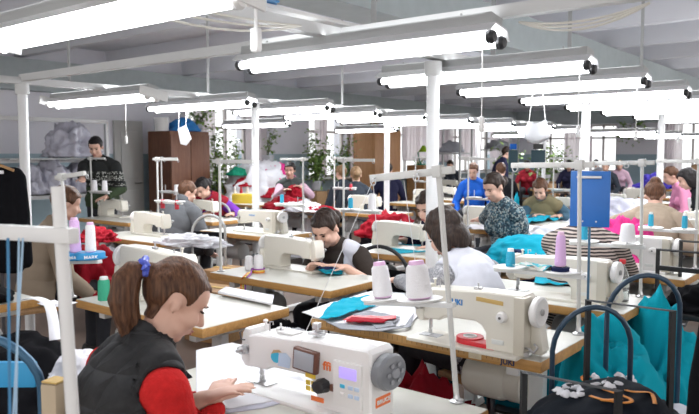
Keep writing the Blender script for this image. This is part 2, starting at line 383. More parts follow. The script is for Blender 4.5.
# ------------------------------------------------------------------ thread stand: origin at its foot
def stand(label,loc,rz,h=.72,arm=.34,tilt=0,tray=.30,hooks=2,mt=None,tray_m=None,disc_m=None,group=None,span=.36,thick=1.0,back=.06,dx1=.07):
    """arm and tray reach towards -x"""
    r=thing('thread_stand',label,'thread stand',loc,rz,group); r.rotation_euler=(0,R(tilt),rz)
    mt=mt or mat('stand_paint',(.60,.60,.58),.4,var=.05)
    m=MB(); m.lathe([(.025,0),(.025,.006),(.012,.012),(.0085,.03),(.001,.031)],(0,0,0)); m.build('foot',steel,r)
    m=MB(); m.cyl((0,0,.01),(0,0,h+.02),.0085*thick,seg=12); m.build('pole',mt,r)
    m=MB(); m.box((-arm/2+back/2,0,h),(arm+back,.018*thick,.023*thick),.003); m.box((0,0,h),(.034,.034,.04),.004); m.build('arm',mt,r)
    for k in range(hooks):
        x=-arm+.03+k*(arm-.1)/max(1,hooks-1)
        m=MB(); m.tube([(x,-.012,h),(x,-.03,h-.004)]+[(x+.011*math.sin(a),-.03,h-.015+.011*math.cos(a)) for a in [i*.5 for i in range(12)]],.0022,6); m.build('thread_hook',steel,r)
    if tray:
        m=MB(); m.box((-span/2,0,tray),(span+.04,.026,.018),.003); m.build('tray_bar',rail_m,r)
        for k in range(2):
            x=-span+.06+k*(span-.06-dx1); m=MB(); m.lathe([(.01,0),(.075,.004),(.08,.010),(.076,.012),(.01,.008)],(x,0,tray+.008),(0,0,1),28); d=m.build('spool_disc',disc_m or offw,r)
            m=MB(); m.cyl((x,0,tray+.01),(x,0,tray+.09),.004,seg=8); m.build('spool_pin',steel,d)
    return r
def cone(label,loc,kind='white',h=.17,r0=.042,r1=.026,tilt=(0,0),group=None,name='thread_cone',cat='thread cone',caps=True):
    cm={'white':mat('thread_white',(.84,.83,.85),.7,var=.02,bump=.5,bs=180),'teal':mat('thread_teal',(.02,.36,.55),.6,var=.05,bump=.5,bs=180),'lavender':mat('thread_lavender',(.74,.48,.80),.6,var=.04,bump=.5,bs=180),'green':mat('thread_green',(.04,.40,.24),.6,var=.06,bump=.5,bs=180),'red':mat('thread_red',(.50,.02,.04),.6,var=.05),'navy':mat('thread_navy',(.015,.03,.12),.6,var=.05)}[kind]
    r=thing(name,label,cat,loc,0,group); r.rotation_euler=(tilt[0],tilt[1],0)
    m=MB(); m.lathe([(r0*.97,.006),(r0,.012),(r1*1.03,h-.022),(r1*.85,h-.014),(r1*.55,h-.012)],(0,0,0),(0,0,1),24); m.build('thread_winding',cm,r)
    if caps:
        pm=mat('pink_plastic',(.80,.52,.76),.4,var=.03) if kind in('white','lavender') else whitep
        m=MB(); m.lathe([(r0*.8,0),(r0*.9,.003),(r0*.9,.008),(r0*.6,.010)],(0,0,0),(0,0,1),20); m.build('cone_base',pm,r)
        m=MB(); m.lathe([(r1*.5,h-.016),(r1*.78,h-.013),(r1*.7,h),(r1*.35,h)],(0,0,0),(0,0,1),20); m.build('cone_tip',pm,r)
    return r
def stool(loc,rz,label,group='stools under the seated workers'):
    r=thing('work_stool',label,'stool',loc,rz,group)
    m=MB(); m.box((0,0,.435),(.38,.36,.035),.014); m.build('seat',PLY,r)
    for a in(-1,1):
        for b in(-1,1):
            m=MB(); m.cyl((a*.15,b*.14,.425),(a*.18,b*.17,.005),.013,seg=8); m.build('leg',dsteel,r)
    return r
def arch_chair(label,loc,rz,h=.86,wd=.42,mt=None,seat_m=None,group=None,panel=True,tr=.013,pz=.22,ph=.14):
    mt=mt or bluetube
    r=thing('tube_chair',label,'chair',loc,rz,group)
    pts=[(-wd/2,-.2,.02),(-wd/2,-.2,h-.16)]+[(-wd/2*math.cos(a),-.2-.03*math.sin(a),h-.16+.16*math.sin(a)) for a in [PI*i/12 for i in range(1,12)]]+[(wd/2,-.2,h-.16),(wd/2,-.2,.02)]
    m=MB(); m.tube(pts,tr,10); m.build('back_frame',mt,r)
    m=MB(); m.box((0,-.01,.45),(wd-.02,.40,.035),.014); m.build('seat',seat_m or blackcloth,r)
    for s in(-1,1):
        m=MB(); m.tube([(s*wd/2,-.2,.43),(s*wd/2,.16,.43),(s*wd/2,.19,.40),(s*wd/2,.2,.02)],.013,10); m.build('leg',mt,r)
    if panel: m=MB(); m.box((0,-.205,h-pz),(wd-.02,.02,ph),.008)
    if panel: m.build('backrest',seat_m or blackcloth,r)
    return r
# ------------------------------------------------------------------ lamps
tube_m=mat('fluorescent_tube',(.95,.97,1.0),.3,var=0,emit=15)
refl=mat('reflector_white',(.72,.72,.73),.35,var=.02)
def lamp(label,x0,x1,y,z=1.95,ends='black',light=True,hang=.035,group='fluorescent lamps over the table rows',cord=True,power=1.0,tilt=0):
    L=x1-x0; r=thing('fluorescent_lamp',label,'lamp',((x0+x1)/2,y,z),R(tilt),group); em=blackp if ends=='black' else offw
    def roll(o): o.rotation_euler=(R(-9),0,0); return o
    m=MB()
    m.prism([(-.085,.012),(-.05,.05),(.05,.05),(.085,.012),(.082,.009),(.047,.044),(-.047,.044),(-.082,.009)],'x',-L/2,L/2); roll(m.build('reflector',refl,r))
    m=MB(); m.box((0,0,.072),(L*.97,.10,.045),.004); roll(m.build('ballast_housing',lgrey,r))
    for s in(-1,1):
        m=MB(); m.cyl((-L/2+.03,s*.042,-.004),(L/2-.03,s*.042,-.004),.019,seg=12); roll(m.build('tube',tube_m,r))
    for e in(-1,1):
        for s in(-1,1):
            m=MB(); m.lathe([(.012,0),(.026,.004),(.028,.02),(.02,.034),(.008,.036)],(e*(L/2-.035),s*.042,-.004),(e,0,0),12); roll(m.build('tube_holder',em,r))
        if ends!='black':
            m=MB(); m.box((e*L/2,0,.025),(.012,.26,.075),.003); roll(m.build('end_plate',offw,r))
        m=MB(); m.cyl((e*L*.38,0,.08),(e*L*.38,0,.08+hang),.005,seg=6); m.build('hanger',lgrey,r)
    if cord:
        m=MB(); cx=L/2-.06 if cord is True else cord; m.cyl((cx,-.03,.06),(cx,-.03,-.30),.0022,seg=6); c=m.build('pull_cord',offw,r)
        m=MB(); m.box((cx,-.03,-.33),(.02,.018,.06),.006); m.build('cord_switch',offw,c)
    if light:
        d=bpy.data.lights.new('lamp_light','AREA'); d.shape='RECTANGLE'; d.size=L-.1; d.size_y=.13; d.energy=2.6*power*L; d.color=(.96,.98,1.0)
        lo=bpy.data.objects.new('lamp_light',d); COL.objects.link(lo); lo.parent=r; lo.location=(0,-.015,-.03); lo.rotation_euler=(R(-14),0,0)
        d2=d.copy(); d2.energy=1.2*power*L; l2=bpy.data.objects.new('lamp_light',d2); COL.objects.link(l2); l2.parent=r; l2.location=(0,0,.095); l2.rotation_euler=(PI,0,0)
    return r
# ------------------------------------------------------------------ plants
leafm=ramp_mat('leaf_green',lambda nt,tc,b: ramp(nt,(lambda n:(nt.links.new(tc.outputs['Object'],n.inputs['Vector']),n.outputs['Fac'])[1])(N(nt,'ShaderNodeTexNoise',Scale=7.0)),[(.3,(.09,.21,.04)),(.7,(.34,.48,.13))]),.5)
stemm=mat('stem',(.10,.12,.04),.7); potm=mat('pot_pale',(.55,.56,.60),.5); terr=mat('pot_brown',(.25,.12,.07),.7)
def plant(label,loc,spread,height,n,leaf=.06,pot=(.13,.2),seed=1,cat='plant',pm=None,trail=False,stems=9):
    q=random.Random(seed); r=thing('potted_plant',label,cat,loc); ph=pot[1]
    m=MB(); m.lathe([(pot[0]*.7,0),(pot[0]*.72,.01),(pot[0],ph),(pot[0]*.95,ph),(pot[0]*.9,ph-.02),(.001,ph-.025)],(0,0,0)); m.build('pot',pm or potm,r)
    ms=MB(); tips=[]
    for k in range(stems):
        a=q.uniform(0,2*PI); rr=q.uniform(.15,1)*spread; hh=q.uniform(.45,1)*height; pts=[]
        for t in (0,.3,.6,1):
            z=ph-.03+(hh*t if not trail else hh*(t*.5 if t<.4 else .2-1.5*(t-.4)))
            pts.append((math.cos(a)*rr*t**1.3+q.uniform(-.03,.03),math.sin(a)*rr*t**1.3+q.uniform(-.03,.03),z))
        ms.tube(pts,[.006,.005,.004,.002],5); tips.append([V(p) for p in pts])
    ms.build('stem',stemm,r)
    ml=MB()
    for k in range(n):
        tp=q.choice(tips); i=q.choice((0,1,1,2,2)); p=tp[i].lerp(tp[i+1],q.random())+V((q.gauss(0,1),q.gauss(0,1),q.gauss(0,1)))*leaf*.8
        d=V((q.gauss(0,1),q.gauss(0,1),q.gauss(0,.6))).normalized(); x,y=frame(d); L=leaf*q.uniform(.6,1.3)
        a=ml.bm.verts.new(p); b=ml.bm.verts.new(p+d*L*.5+x*L*.33+y*.1*L); c=ml.bm.verts.new(p+d*L+y*-.1*L); e=ml.bm.verts.new(p+d*L*.5-x*L*.33+y*.1*L)
        ml._f([a,b,c]); ml._f([a,c,e])
    ml.build('foliage',leafm,r,sharp=0)
    return r
# ------------------------------------------------------------------ people
def rotx(a): return Matrix.Rotation(a,4,'X')
SKIN=mat('skin',(.70,.43,.33),.5,var=.05,vs=14,subs=.0)
EYEM=mat('eye_dark',(.035,.02,.015),.25,var=0); LIPM=mat('lip',(.46,.15,.14),.45,var=.05); WHITEEYE=mat('eye_white',(.7,.67,.62),.3,var=0)
def hairmat(name,a,b,sc=1.0):
    def f(nt,tc,bs):
        mp=N(nt,'ShaderNodeMapping'); mp.inputs['Scale'].default_value=(70*sc,70*sc,9*sc); nt.links.new(tc.outputs['Object'],mp.inputs[0])
        n=N(nt,'ShaderNodeTexNoise',Scale=1.6,Detail=5.0); nt.links.new(mp.outputs[0],n.inputs['Vector'])
        bp=N(nt,'ShaderNodeBump',Strength=.55,Distance=.006); nt.links.new(n.outputs['Fac'],bp.inputs['Height']); nt.links.new(bp.outputs[0],bs.inputs['Normal'])
        bs.inputs['Specular IOR Level'].default_value=.25; return ramp(nt,n.outputs['Fac'],[(.3,a),(.7,b)])
    return ramp_mat(name,f,.5)
HAIR={'brown':hairmat('hair_brown',(.045,.02,.012),(.16,.075,.04)),'dark':hairmat('hair_dark',(.012,.008,.007),(.05,.03,.022)),
 'black':hairmat('hair_black',(.006,.005,.006),(.022,.018,.018)),'light':hairmat('hair_light',(.14,.08,.04),(.33,.21,.11))}
def seg_d(p,a,b):
    ab=b-a; t=max(0,min(1,(p-a).dot(ab)/ab.length_squared)); return (p-(a+ab*t)).length,t
def hand(mb,W,f,n,side,curl=35,thr=.0085,spread=1.0,s=1.0):
    """palm, four unequal bent fingers and a thumb off the side of the palm; f forearm direction, n palm normal (palm side), side=+1 right"""
    f=f.normalized(); n=(n-f*n.dot(f)).normalized(); x=f.cross(n).normalized()*(-side)   # x points to the thumb side
    # thumb side: for a right hand palm down the thumb is towards the body's left
    pc=W+f*.05*s
    M=Matrix((x.to_4d(),f.to_4d(),n.to_4d(),V((0,0,0,1)))).transposed()
    for i in range(4):
        for j in range(3): pass
    M=Matrix.Translation(pc)@Matrix(((x.x,f.x,n.x,0),(x.y,f.y,n.y,0),(x.z,f.z,n.z,0),(0,0,0,1)))
    mb.ell((0,0,0),(.039*s,.05*s,.0155*s),M,12)
    mb.ell((0,.02*s,0),(.04*s,.03*s,.013*s),M,12)
    mb.cap(W-f*.02,W+f*.03*s,.026*s,.022*s,10)
    for k,(bx,L) in enumerate(((.030,.070),(.010,.078),(-.010,.072),(-.029,.056))):
        b=W+(f*.085+x*bx)*s; a=R(curl*(.55+.12*k)); d1=(f+x*(bx*2.2*spread)).normalized()
        d=d1*math.cos(a*.5)+n*math.sin(a*.5); p1=b+d*L*.45*s
        d2=d1*math.cos(a)+n*math.sin(a); p2=p1+d2*L*.32*s
        d3=d1*math.cos(a*1.4)+n*math.sin(a*1.4); p3=p2+d3*L*.26*s
        r=thr*s*(1 if k<3 else .88)
        mb.cap(b-f*.02*s,p1,r*1.08,r,8); mb.cap(p1,p2,r,r*.93,8); mb.cap(p2,p3,r*.93,r*.8,8)
    t0=W+(f*.03+x*.026)*s; d=(x*.75+f*.65+n*.25).normalized(); t1=t0+d*.036*s; d2=(x*.35+f*.9+n*.3).normalized(); t2=t1+d2*.028*s; t3=t2+(d2+n*.2).normalized()*.02*s
    mb.cap(t0,t1,.0125*s,.0105*s,8); mb.cap(t1,t2,.0105*s,.0095*s,8); mb.cap(t2,t3,.0095*s,.0078*s,8)
def ik(S,T,L1,L2,hint):
    d=T-S; L=d.length
    if L>(L1+L2)*.995: T=S+d.normalized()*(L1+L2)*.995; d=T-S; L=d.length
    a=(L1*L1-L2*L2+L*L)/(2*L); h=math.sqrt(max(0,L1*L1-a*a)); u=d/L; hn=(hint-u*hint.dot(u)).normalized()
    return S+u*a+hn*h,T
def smooth_rim(bm,it=10):
    for e in bm.edges: e.tag=e.is_boundary
    bd={}
    for e in bm.edges:
        if e.tag:
            for v in e.verts: bd.setdefault(v,[]).append(e.other_vert(v))
    for _ in range(it):
        new={v:(v.co*.4+sum((o.co for o in n),V())/len(n)*.6) for v,n in bd.items() if len(n)==2}
        for v,c in new.items(): v.co=c
def shell(name,src,keep,off,mt,parent,seed=0,fold=.004,fq=11,thick=.004,extra=None,cut=None):
    """a garment: the faces of the body that keep() takes, grown along their normals"""
    bm=bmesh.new(); bm.from_mesh(src); bm.normal_update()
    bm.verts.ensure_lookup_table()
    kv=[keep(v.index) and not (cut and cut(v.co)) for v in bm.verts]
    bmesh.ops.delete(bm,geom=[f for f in bm.faces if sum(kv[v.index] for v in f.verts)<len(f.verts)*.51],context='FACES')
    if not bm.faces: bm.free(); return None
    # largest island(s) only
    for v in [v for v in bm.verts if not v.link_faces]: bm.verts.remove(v)
    seen=set(); isl=[]
    for f in bm.faces:
        if f in seen: continue
        st=[f]; seen.add(f); g=[]
        while st:
            q=st.pop(); g.append(q)
            for e in q.edges:
                for r in e.link_faces:
                    if r not in seen: seen.add(r); st.append(r)
        isl.append(g)
    mx=max(len(g) for g in isl)
    kill=[f for g in isl if len(g)<mx*.12 for f in g]
    if kill: bmesh.ops.delete(bm,geom=kill,context='FACES')
    smooth_rim(bm)
    bm.normal_update(); o=V((seed*1.7,seed*.9,seed*2.3))
    nm={v:v.normal.copy() for v in bm.verts}
    for v in bm.verts:
        p=v.co; k=fold*(ridge(V((p.x*fq,p.y*fq,p.z*fq*.55))+o)*.7+ridge(p*fq*2.1+o)*.3)
        v.co=p+nm[v]*(off+max(k,-off*.5)+(extra(p) if extra else 0))
    bm.normal_update()
    ed=[f for f in bm.faces]
    nm={v:v.normal.copy() for v in bm.verts}
    g=bmesh.ops.extrude_face_region(bm,geom=ed)
    for e in g['geom']:
        if isinstance(e,bmesh.types.BMVert): pass
    # original faces become the inner side
    inner={v for f in bm.faces for v in f.verts}-{e for e in g['geom'] if isinstance(e,bmesh.types.BMVert)}
    for v in inner:
        if v in nm: v.co-=nm[v]*thick
    bmesh.ops.recalc_face_normals(bm,faces=bm.faces[:])
    for f in bm.faces: f.smooth=True
    me=bpy.data.meshes.new(name); bm.to_mesh(me); bm.free()
    return link_mesh(name,me,mt,parent)
def person(label,loc,yaw,hL=None,hR=None,lean=14,hp=25,hy=0,hair='short',hc='brown',wear=(),sit=True,female=True,vox=.011,sc=1.0,seat=.46,face=True,group=None,twist=0,bulk=1.0,legs=True,skin=None,curl=35,side=0,elb=(.55,.55),neckf=0,hr=0,hairline=0):
    root=thing('person',label,'person',loc,yaw,group)
    Winv=(Matrix.Translation(V(loc))@Matrix.Rotation(yaw,4,'Z')).inverted()
    L=lambda p: Winv@V(p)
    l1=R(lean); l2=R(lean+8); d1=V((math.sin(R(side)),math.sin(l1),math.cos(l1))).normalized(); d2=V((math.sin(R(side)),math.sin(l2),math.cos(l2))).normalized()
    hz=seat+.09 if sit else .92*sc
    pel=V((0,0,hz)); chest=pel+d1*.27*sc; nb=chest+d2*.225*sc
    Rt=Matrix.Rotation(R(twist),3,'Z'); sx=Rt@V((1,0,0)); fy=Rt@V((0,1,0)); fy=(fy-d2*fy.dot(d2)).normalized()
    sw=(.155 if female else .178)*sc*(.7+.3*bulk)
    SL=chest+d2*.125*sc-sx*sw; SR=chest+d2*.125*sc+sx*sw
    l3=l2+R(hp)*.45+R(neckf); hd=V((math.sin(R(side)),math.sin(l3),math.cos(l3))).normalized(); H=nb+hd*.15*sc
    MH=Matrix.Translation(H)@Matrix.Rotation(R(hy+twist),4,'Z')@Matrix.Rotation(-R(hp),4,'X')@Matrix.Rotation(R(hr),4,'Y')@Matrix.Scale(sc,4)
    bones=[]; mb=MB()
    b=bulk
    def bone(a,c,r,lab): bones.append((a,c,r,lab))
    # trunk
    mb.ell((0,0,0),(.165*b*sc,.125*b*sc,.12*sc),Matrix.Translation(pel)); bone(pel+V((-.08,0,0)),pel+V((.08,0,0)),.11,'pelvis')
    mb.ell((0,0,0),(.142*b*sc,.112*b*sc,.17*sc),Matrix.Translation(pel+d1*.14*sc)@rotx(-l1)); 
    B=Matrix(((sx.x,fy.x,d2.x,0),(sx.y,fy.y,d2.y,0),(sx.z,fy.z,d2.z,0),(0,0,0,1)))
    mb.ell((0,0,0),(.155*b*sc,.108*b*sc,.20*sc),Matrix.Translation(chest+d2*.02)@B)
    mb.cap(SL+sx*.04,SR-sx*.04,.055*sc,.055*sc); mb.cap(nb-d2*.09*sc-sx*.07,nb-d2*.09*sc+sx*.07,.062*sc)
    for s in (-1,1): mb.cap(nb-d2*.01,chest+d2*.165*sc+sx*s*sw*.75,.048*sc,.045*sc)
    bone(pel+d1*.1*sc,chest,.13,'torso'); bone(chest,chest+d2*.12*sc,.14,'torso'); bone(SL+sx*.055,SR-sx*.055,.075,'torso')
    if female:
        for s in (-1,1): mb.ell((s*.075*sc,.085*sc*b,.0),(.062*sc,.06*sc,.062*sc),Matrix.Translation(chest+d2*.02)@B)
    mb.cap(nb-d2*.04,H+hd*(-.02),.052*sc,.050*sc); bone(nb+d2*.02,H-hd*.09,.045,'neck')
    # head
    E=lambda c,r,sg=16: mb.ell(c,r,MH,sg)
    E((0,-.012,.028),(.075,.094,.088)); E((0,.03,-.04),(.056,.06,.075)); E((0,.06,-.098),(.024,.019,.017)); E((0,.05,.035),(.062,.042,.05))
    for s in (-1,1):
        E((s*.035,.062,-.032),(.026,.026,.03),10); E((s*.03,.078,.02),(.022,.014,.009),10); E((s*.077,-.012,-.018),(.009,.015,.023),10); E((s*.04,.022,-.075),(.02,.035,.022),10)
    mb.cap(MH@V((0,.086,.008)),MH@V((0,.111,-.032)),.0095*sc,.0135*sc,8); E((0,.097,-.036),(.018,.012,.009),8)
    E((0,.088,-.062),(.022,.011,.006),10); E((0,.086,-.073),(.019,.010,.006),10)
    bone(MH@V((0,-.01,.03)),MH@V((0,.03,-.05)),.085,'head')
    # arms
    for s,S,T in ((-1,SL,hL),(1,SR,hR)):
        Tl=L(T) if T is not None else (S+V((s*.05,.2,-.42)) if sit else S+V((s*.06,.05,-.52))*sc)
        hint=V((s*elb[0],-.35,-elb[1]))
        El,Wr=ik(S,Tl,.285*sc,.25*sc,hint); lab='L' if s<0 else 'R'
        mb.cap(S,El,.054*sc*(.4+.6*b),.041*sc,14); mb.cap(El,Wr,.042*sc,.027*sc,14); mb.ell((0,0,0),(.052*sc,.052*sc,.052*sc),Matrix.Translation(S))
        bone(S,El,.056,'ua'+lab); bone(El,Wr,.04,'fa'+lab)
        f=(Wr-El).normalized(); f2=V((f.x,f.y,f.z*.4 if abs(f.z)<.85 else f.z)).normalized(); n=V((0,0,-1)) if abs(f2.z)<.8 else V((-s,0,0))
        hand(mb,Wr,f2,n,s,curl,max(.0085,vox*.85),s=sc); bone(Wr+f2*.02,Wr+f2*.12,.04,'hand'+lab)
    # legs
    if legs:
        for s in (-1,1):
            hip=pel+V((s*.085*sc,.0,-.01)); 
            if sit: kn=V((s*.13*sc,.42*sc,seat+.07)); an=V((s*.13*sc,.40*sc,.085))
            else: kn=V((s*.095*sc,.02,.49*sc)); an=V((s*.1*sc,0,.085))
            mb.cap(hip,kn,.085*b*sc,.057*sc,16); mb.cap(kn,an,.055*sc,.036*sc,14); mb.cap(an+V((0,-.035,-.04)),an+V((0,.14,-.05)),.036*sc,.03*sc,12)
            bone(hip,kn,.075,'th'); bone(kn,an,.05,'sh'); bone(an+V((0,-.03,-.04)),an+V((0,.15,-.05)),.04,'ft'+('L' if s<0 else 'R'))
    me=remesh(mb,vox,3)
    body=link_mesh('body',me,skin or SKIN,root)
    labs=[];ts=[]
    for v in me.vertices:
        best=None
        for a,c,r,lab in bones:
            d,t=seg_d(v.co,a,c)
            d=d/r
            if best is None or d<best[0]: best=(d,lab,t)
        labs.append(best[1]); ts.append(best[2])
    hz2=[(MH.inverted()@v.co) for v in me.vertices]
    def region(spec):
        """spec: {label:(t0,t1)}"""
        def k(i):
            r=spec.get(labs[i]); return r is not None and r[0]<=ts[i]<=r[1]
        return k
    A=(-1,2)
    PRE={'shirt':{'torso':A,'pelvis':A,'uaL':A,'uaR':A,'faL':(-1,.93),'faR':(-1,.93)},
         'tee':{'torso':A,'pelvis':A,'uaL':(-1,.6),'uaR':(-1,.6)},
         'half':{'torso':A,'pelvis':A,'uaL':A,'uaR':A,'faL':(-1,.25),'faR':(-1,.25)},
         'vest':{'torso':A,'pelvis':A,'uaL':(-1,.1),'uaR':(-1,.1)},'top':{'torso':A},'collar':{'neck':(-1,.75),'torso':A,'pelvis':A},
         'hood':{'neck':(-1,.85)},
         'trousers':{'pelvis':A,'th':A,'sh':A},'shoeL':{'ftL':A},'shoeR':{'ftR':A}}
    if legs: wear=tuple(wear)+(('trousers','trousers','dark_trousers',.008),('shoe','shoeL','shoe_black',.006),('shoe','shoeR','shoe_black',.006))
    for w in wear:
        nm,pre,mtn,off=w[:4]; kw=w[4] if len(w)>4 else {}
        shell(nm,me,region(PRE[pre]) if isinstance(pre,str) else region(pre),off,mtn if not isinstance(mtn,str) else MATS[mtn],root,seed=len(label)+len(nm),**kw)
    # hair
    if hair!='none':
        hm=MB(); 
        def hl(q):
            y=q.y
            if hair in('pony','bun','topbun'):
                return q.z>(.062 if y>.055 else .062-(.055-y)*2.4 if y>.03 else -.012 if y>.012 else .018 if y>-.035 else -.085)
            if hair=='bob': return q.z>(.06 if y>.055 else .06-(.055-y)*2.6 if y>.02 else -.09)
            return q.z>(.060+hairline if y>.055 else .060+hairline-(.055-y)*2.4 if y>.03 else -.018 if y>.012 else .004 if y>-.035 else -.082)
        bmh=bmesh.new(); bmh.from_mesh(me); bmh.verts.ensure_lookup_table(); bmh.normal_update()
        kp=[labs[i] in('head','neck') and hl(hz2[i]) and abs(hz2[i].x)<.095 for i in range(len(labs))]
        bmesh.ops.delete(bmh,geom=[f for f in bmh.faces if not all(kp[v.index] for v in f.verts)],context='FACES')
        for v in [v for v in bmh.verts if not v.link_faces]: bmh.verts.remove(v)
        smooth_rim(bmh,14)
        g0=bmh.faces[:]; nm={v:v.normal.copy() for v in bmh.verts}
        big=(.009 if hair=='pony' else .018) if female else .010
        if hair=='bob': big=.026
        r=bmesh.ops.extrude_face_region(bmh,geom=g0); top={e for e in r['geom'] if isinstance(e,bmesh.types.BMVert)}
        bmh.normal_update()
        for v in bmh.verts:
            q=MH.inverted()@v.co
            if v in top: v.co+=v.normal*(big*(.75+.5*noise.noise(q*26)+.3*noise.noise(V((q.x*60,q.y*60,q.z*14)))))*sc
            elif v in nm: v.co-=nm[v]*.006
        bmesh.ops.recalc_face_normals(bmh,faces=bmh.faces[:])
        tm=bpy.data.meshes.new('h'); bmh.to_mesh(tm); bmh.free(); hm.bm.from_mesh(tm); bpy.data.meshes.remove(tm)
        Q=lambda *p: MH@V(p)
        if hair=='bun': hm.ell((0,-.125,.0),(.045,.04,.043),MH); hm.ell((0,-.09,.0),(.05,.04,.05),MH)
        if hair=='topbun': hm.ell((0,-.085,.085),(.046,.045,.04),MH)
        if hair=='bob':
            for s in(-1,1): hm.ell((s*.07,-.03,-.04),(.03,.06,.09),MH)
            hm.ell((0,-.075,-.045),(.075,.045,.09),MH)
        if hair=='pony':
            q0=Q(0,-.094,.045); bk=(Q(0,-1,0)-Q(0,0,0)); bk.z=0; bk.normalize(); rt_=V((-bk.y,bk.x,0)); dn=V((0,0,-1)); q1=q0+bk*.035+V((0,0,.012))
            hm.cap(Q(0,-.07,.045),q1,.03*sc,.02*sc)
            pth=[(0,0),(.028,.002),(.052,.03),(.060,.075),(.055,.12),(.044,.16),(.034,.19)]
            hm.tube([q1+bk*a+dn*b for a,b in pth],[.018,.028,.037,.038,.034,.024,.005],12)
            for k in range(34):
                t=rnd.uniform(0,2*PI); rr=rnd.uniform(.6,1.15)*.034; e=rnd.uniform(.16,.26); u=rt_*math.cos(t)*rr+bk*math.sin(t)*rr
                hm.tube([q1+u*.4,q1+bk*.046+dn*.03+u,q1+bk*.060+dn*.09+u*1.1,q1+bk*.050+dn*.145+u*1.0,q1+bk*.030+dn*e+u*rnd.uniform(.3,1.1)],[.005,.007,.0075,.006,.0025],6)
        hme=remesh(hm,max(.005,vox*.6),1)
        link_mesh('hair',hme,HAIR[hc],root)
        if hair=='pony':
            m=MB(); c=Q(0,-.094,.045)+bk*.032+V((0,0,.011)); x,y=frame(bk)
            pts=[c+(x*math.cos(a)+y*math.sin(a))*(.021+.004*math.sin(a*9))*sc+bk*.005*math.sin(a*7) for a in [2*PI*i/40 for i in range(41)]]
            m.tube(pts,[.009+.003*math.sin(i*2.1) for i in range(41)],8); m.build('scrunchie',MATS['blue_satin'],root)
    if face:
        for s in(-1,1):
            m=MB(); m.ell((s*.031,.0845,.001),(.0115,.007,.0040),MH,12); m.build('eye',EYEM,root)
            m=MB(); m.tube([MH@V((s*.014,.0935,.0175)),MH@V((s*.032,.0915,.022)),MH@V((s*.05,.076,.017))],[.003*sc,.0032*sc,.0015*sc],6); m.build('eyebrow',HAIR['dark' if hc!='black' else 'black'],root)
        m=MB(); m.ell((0,.0955,-.0625),(.019,.0055,.0042),MH,10); m.ell((0,.0935,-.0705),(.016,.0055,.0045),MH,10); m.build('mouth',LIPM,root)
    root['_h']=0; del root['_h']
    return root,MH
# ================================================================== THE SETTING
XW=-10.5; YE=22.0; ZC=3.2
def wallmat():
    def f(nt,tc,b):
        g=N(nt,'ShaderNodeNewGeometry'); s=N(nt,'ShaderNodeSeparateXYZ'); nt.links.new(g.outputs['Position'],s.inputs[0])
        mt=N(nt,'ShaderNodeMath',_operation='GREATER_THAN'); mt.inputs[1].default_value=1.52; nt.links.new(s.outputs['Z'],mt.inputs[0])
        n=N(nt,'ShaderNodeTexNoise',Scale=1.3,Detail=6.0); nt.links.new(g.outputs['Position'],n.inputs['Vector'])
        up=ramp(nt,n.outputs['Fac'],[(.3,(.76,.76,.82)),(.7,(.82,.82,.88))]); lo=ramp(nt,n.outputs['Fac'],[(.3,(.34,.47,.53)),(.7,(.41,.54,.60))])
        mx=N(nt,'ShaderNodeMixRGB'); nt.links.new(mt.outputs[0],mx.inputs[0]); nt.links.new(lo,mx.inputs[1]); nt.links.new(up,mx.inputs[2]); return mx.outputs[0]
    return ramp_mat('two_tone_wall',f,.6)
WM=wallmat(); ceilm=mat('ceiling_paint',(.74,.75,.80),.7,var=.06,vs=1.2); floorm=ramp_mat('floor_boards',lambda nt,tc,b: ramp(nt,(lambda n:(nt.links.new(tc.outputs['Object'],n.inputs['Vector']),n.outputs['Fac'])[1])(N(nt,'ShaderNodeTexNoise',Scale=2.0,Detail=6.0)),[(.3,(.09,.06,.045)),(.7,(.15,.10,.075))]),.5)
beamm=mat('beam_paint',(.40,.45,.46),.6,var=.12,vs=9)
m=MB(); m.box((-3,9.5,-.05),(16,27,.1)); structure(m.build('floor',floorm))
m=MB(); m.box((-3.2,9.5,ZC+.1),(16,27,.2)); structure(m.build('ceiling',ceilm))
for i,y in enumerate([.6+1.55*k for k in range(14)]):
    m=MB(); m.prism([(y-.10,ZC),(y-.06,ZC-.24),(y+.06,ZC-.24),(y+.10,ZC)],'x',XW,4.4); structure(m.build('trim_%d'%(i+1),ceilm))
winL=[(8.35,9.95),(11.75,13.1),(15.1,17.1),(17.8,21.0)]; ZS,ZT=.98,2.45
def wallrun(name,fixed,axis,lo,hi,wins,th):
    m=MB()
    def seg(a,b,z0,z1):
        if b-a<.01: return
        if axis=='y': m.box((fixed-th/2,(a+b)/2,(z0+z1)/2),(th,b-a,z1-z0))
        else: m.box(((a+b)/2,fixed+th/2,(z0+z1)/2),(b-a,th,z1-z0))
    c=lo
    for a,b in wins:
        seg(c,a,0,ZC); seg(a,b,0,ZS); seg(a,b,ZT,ZC); c=b
    seg(c,hi,0,ZC); structure(m.build(name,WM))
wallrun('wall_window_side',XW,'y',-4,YE,winL,.4)
winE=[(-9.75,-8.15),(-7.95,-7.05),(-5.5,-3.2)]
wallrun('wall_far',YE,'x',XW-.4,5,winE,.4)
framem=mat('window_paint',(.66,.62,.60),.5,var=.05)
glassm=bpy.data.materials.new('window_glass'); glassm.use_nodes=True; nt=glassm.node_tree; nt.nodes.clear()
o_=nt.nodes.new('ShaderNodeOutputMaterial'); t_=nt.nodes.new('ShaderNodeBsdfTransparent'); t_.inputs[0].default_value=(.93,.95,.96,1); g_=nt.nodes.new('ShaderNodeBsdfGlossy'); g_.inputs['Roughness'].default_value=.05; x_=nt.nodes.new('ShaderNodeMixShader'); x_.inputs[0].default_value=.06
nt.links.new(t_.outputs[0],x_.inputs[1]); nt.links.new(g_.outputs[0],x_.inputs[2]); nt.links.new(x_.outputs[0],o_.inputs[0])
wn=0
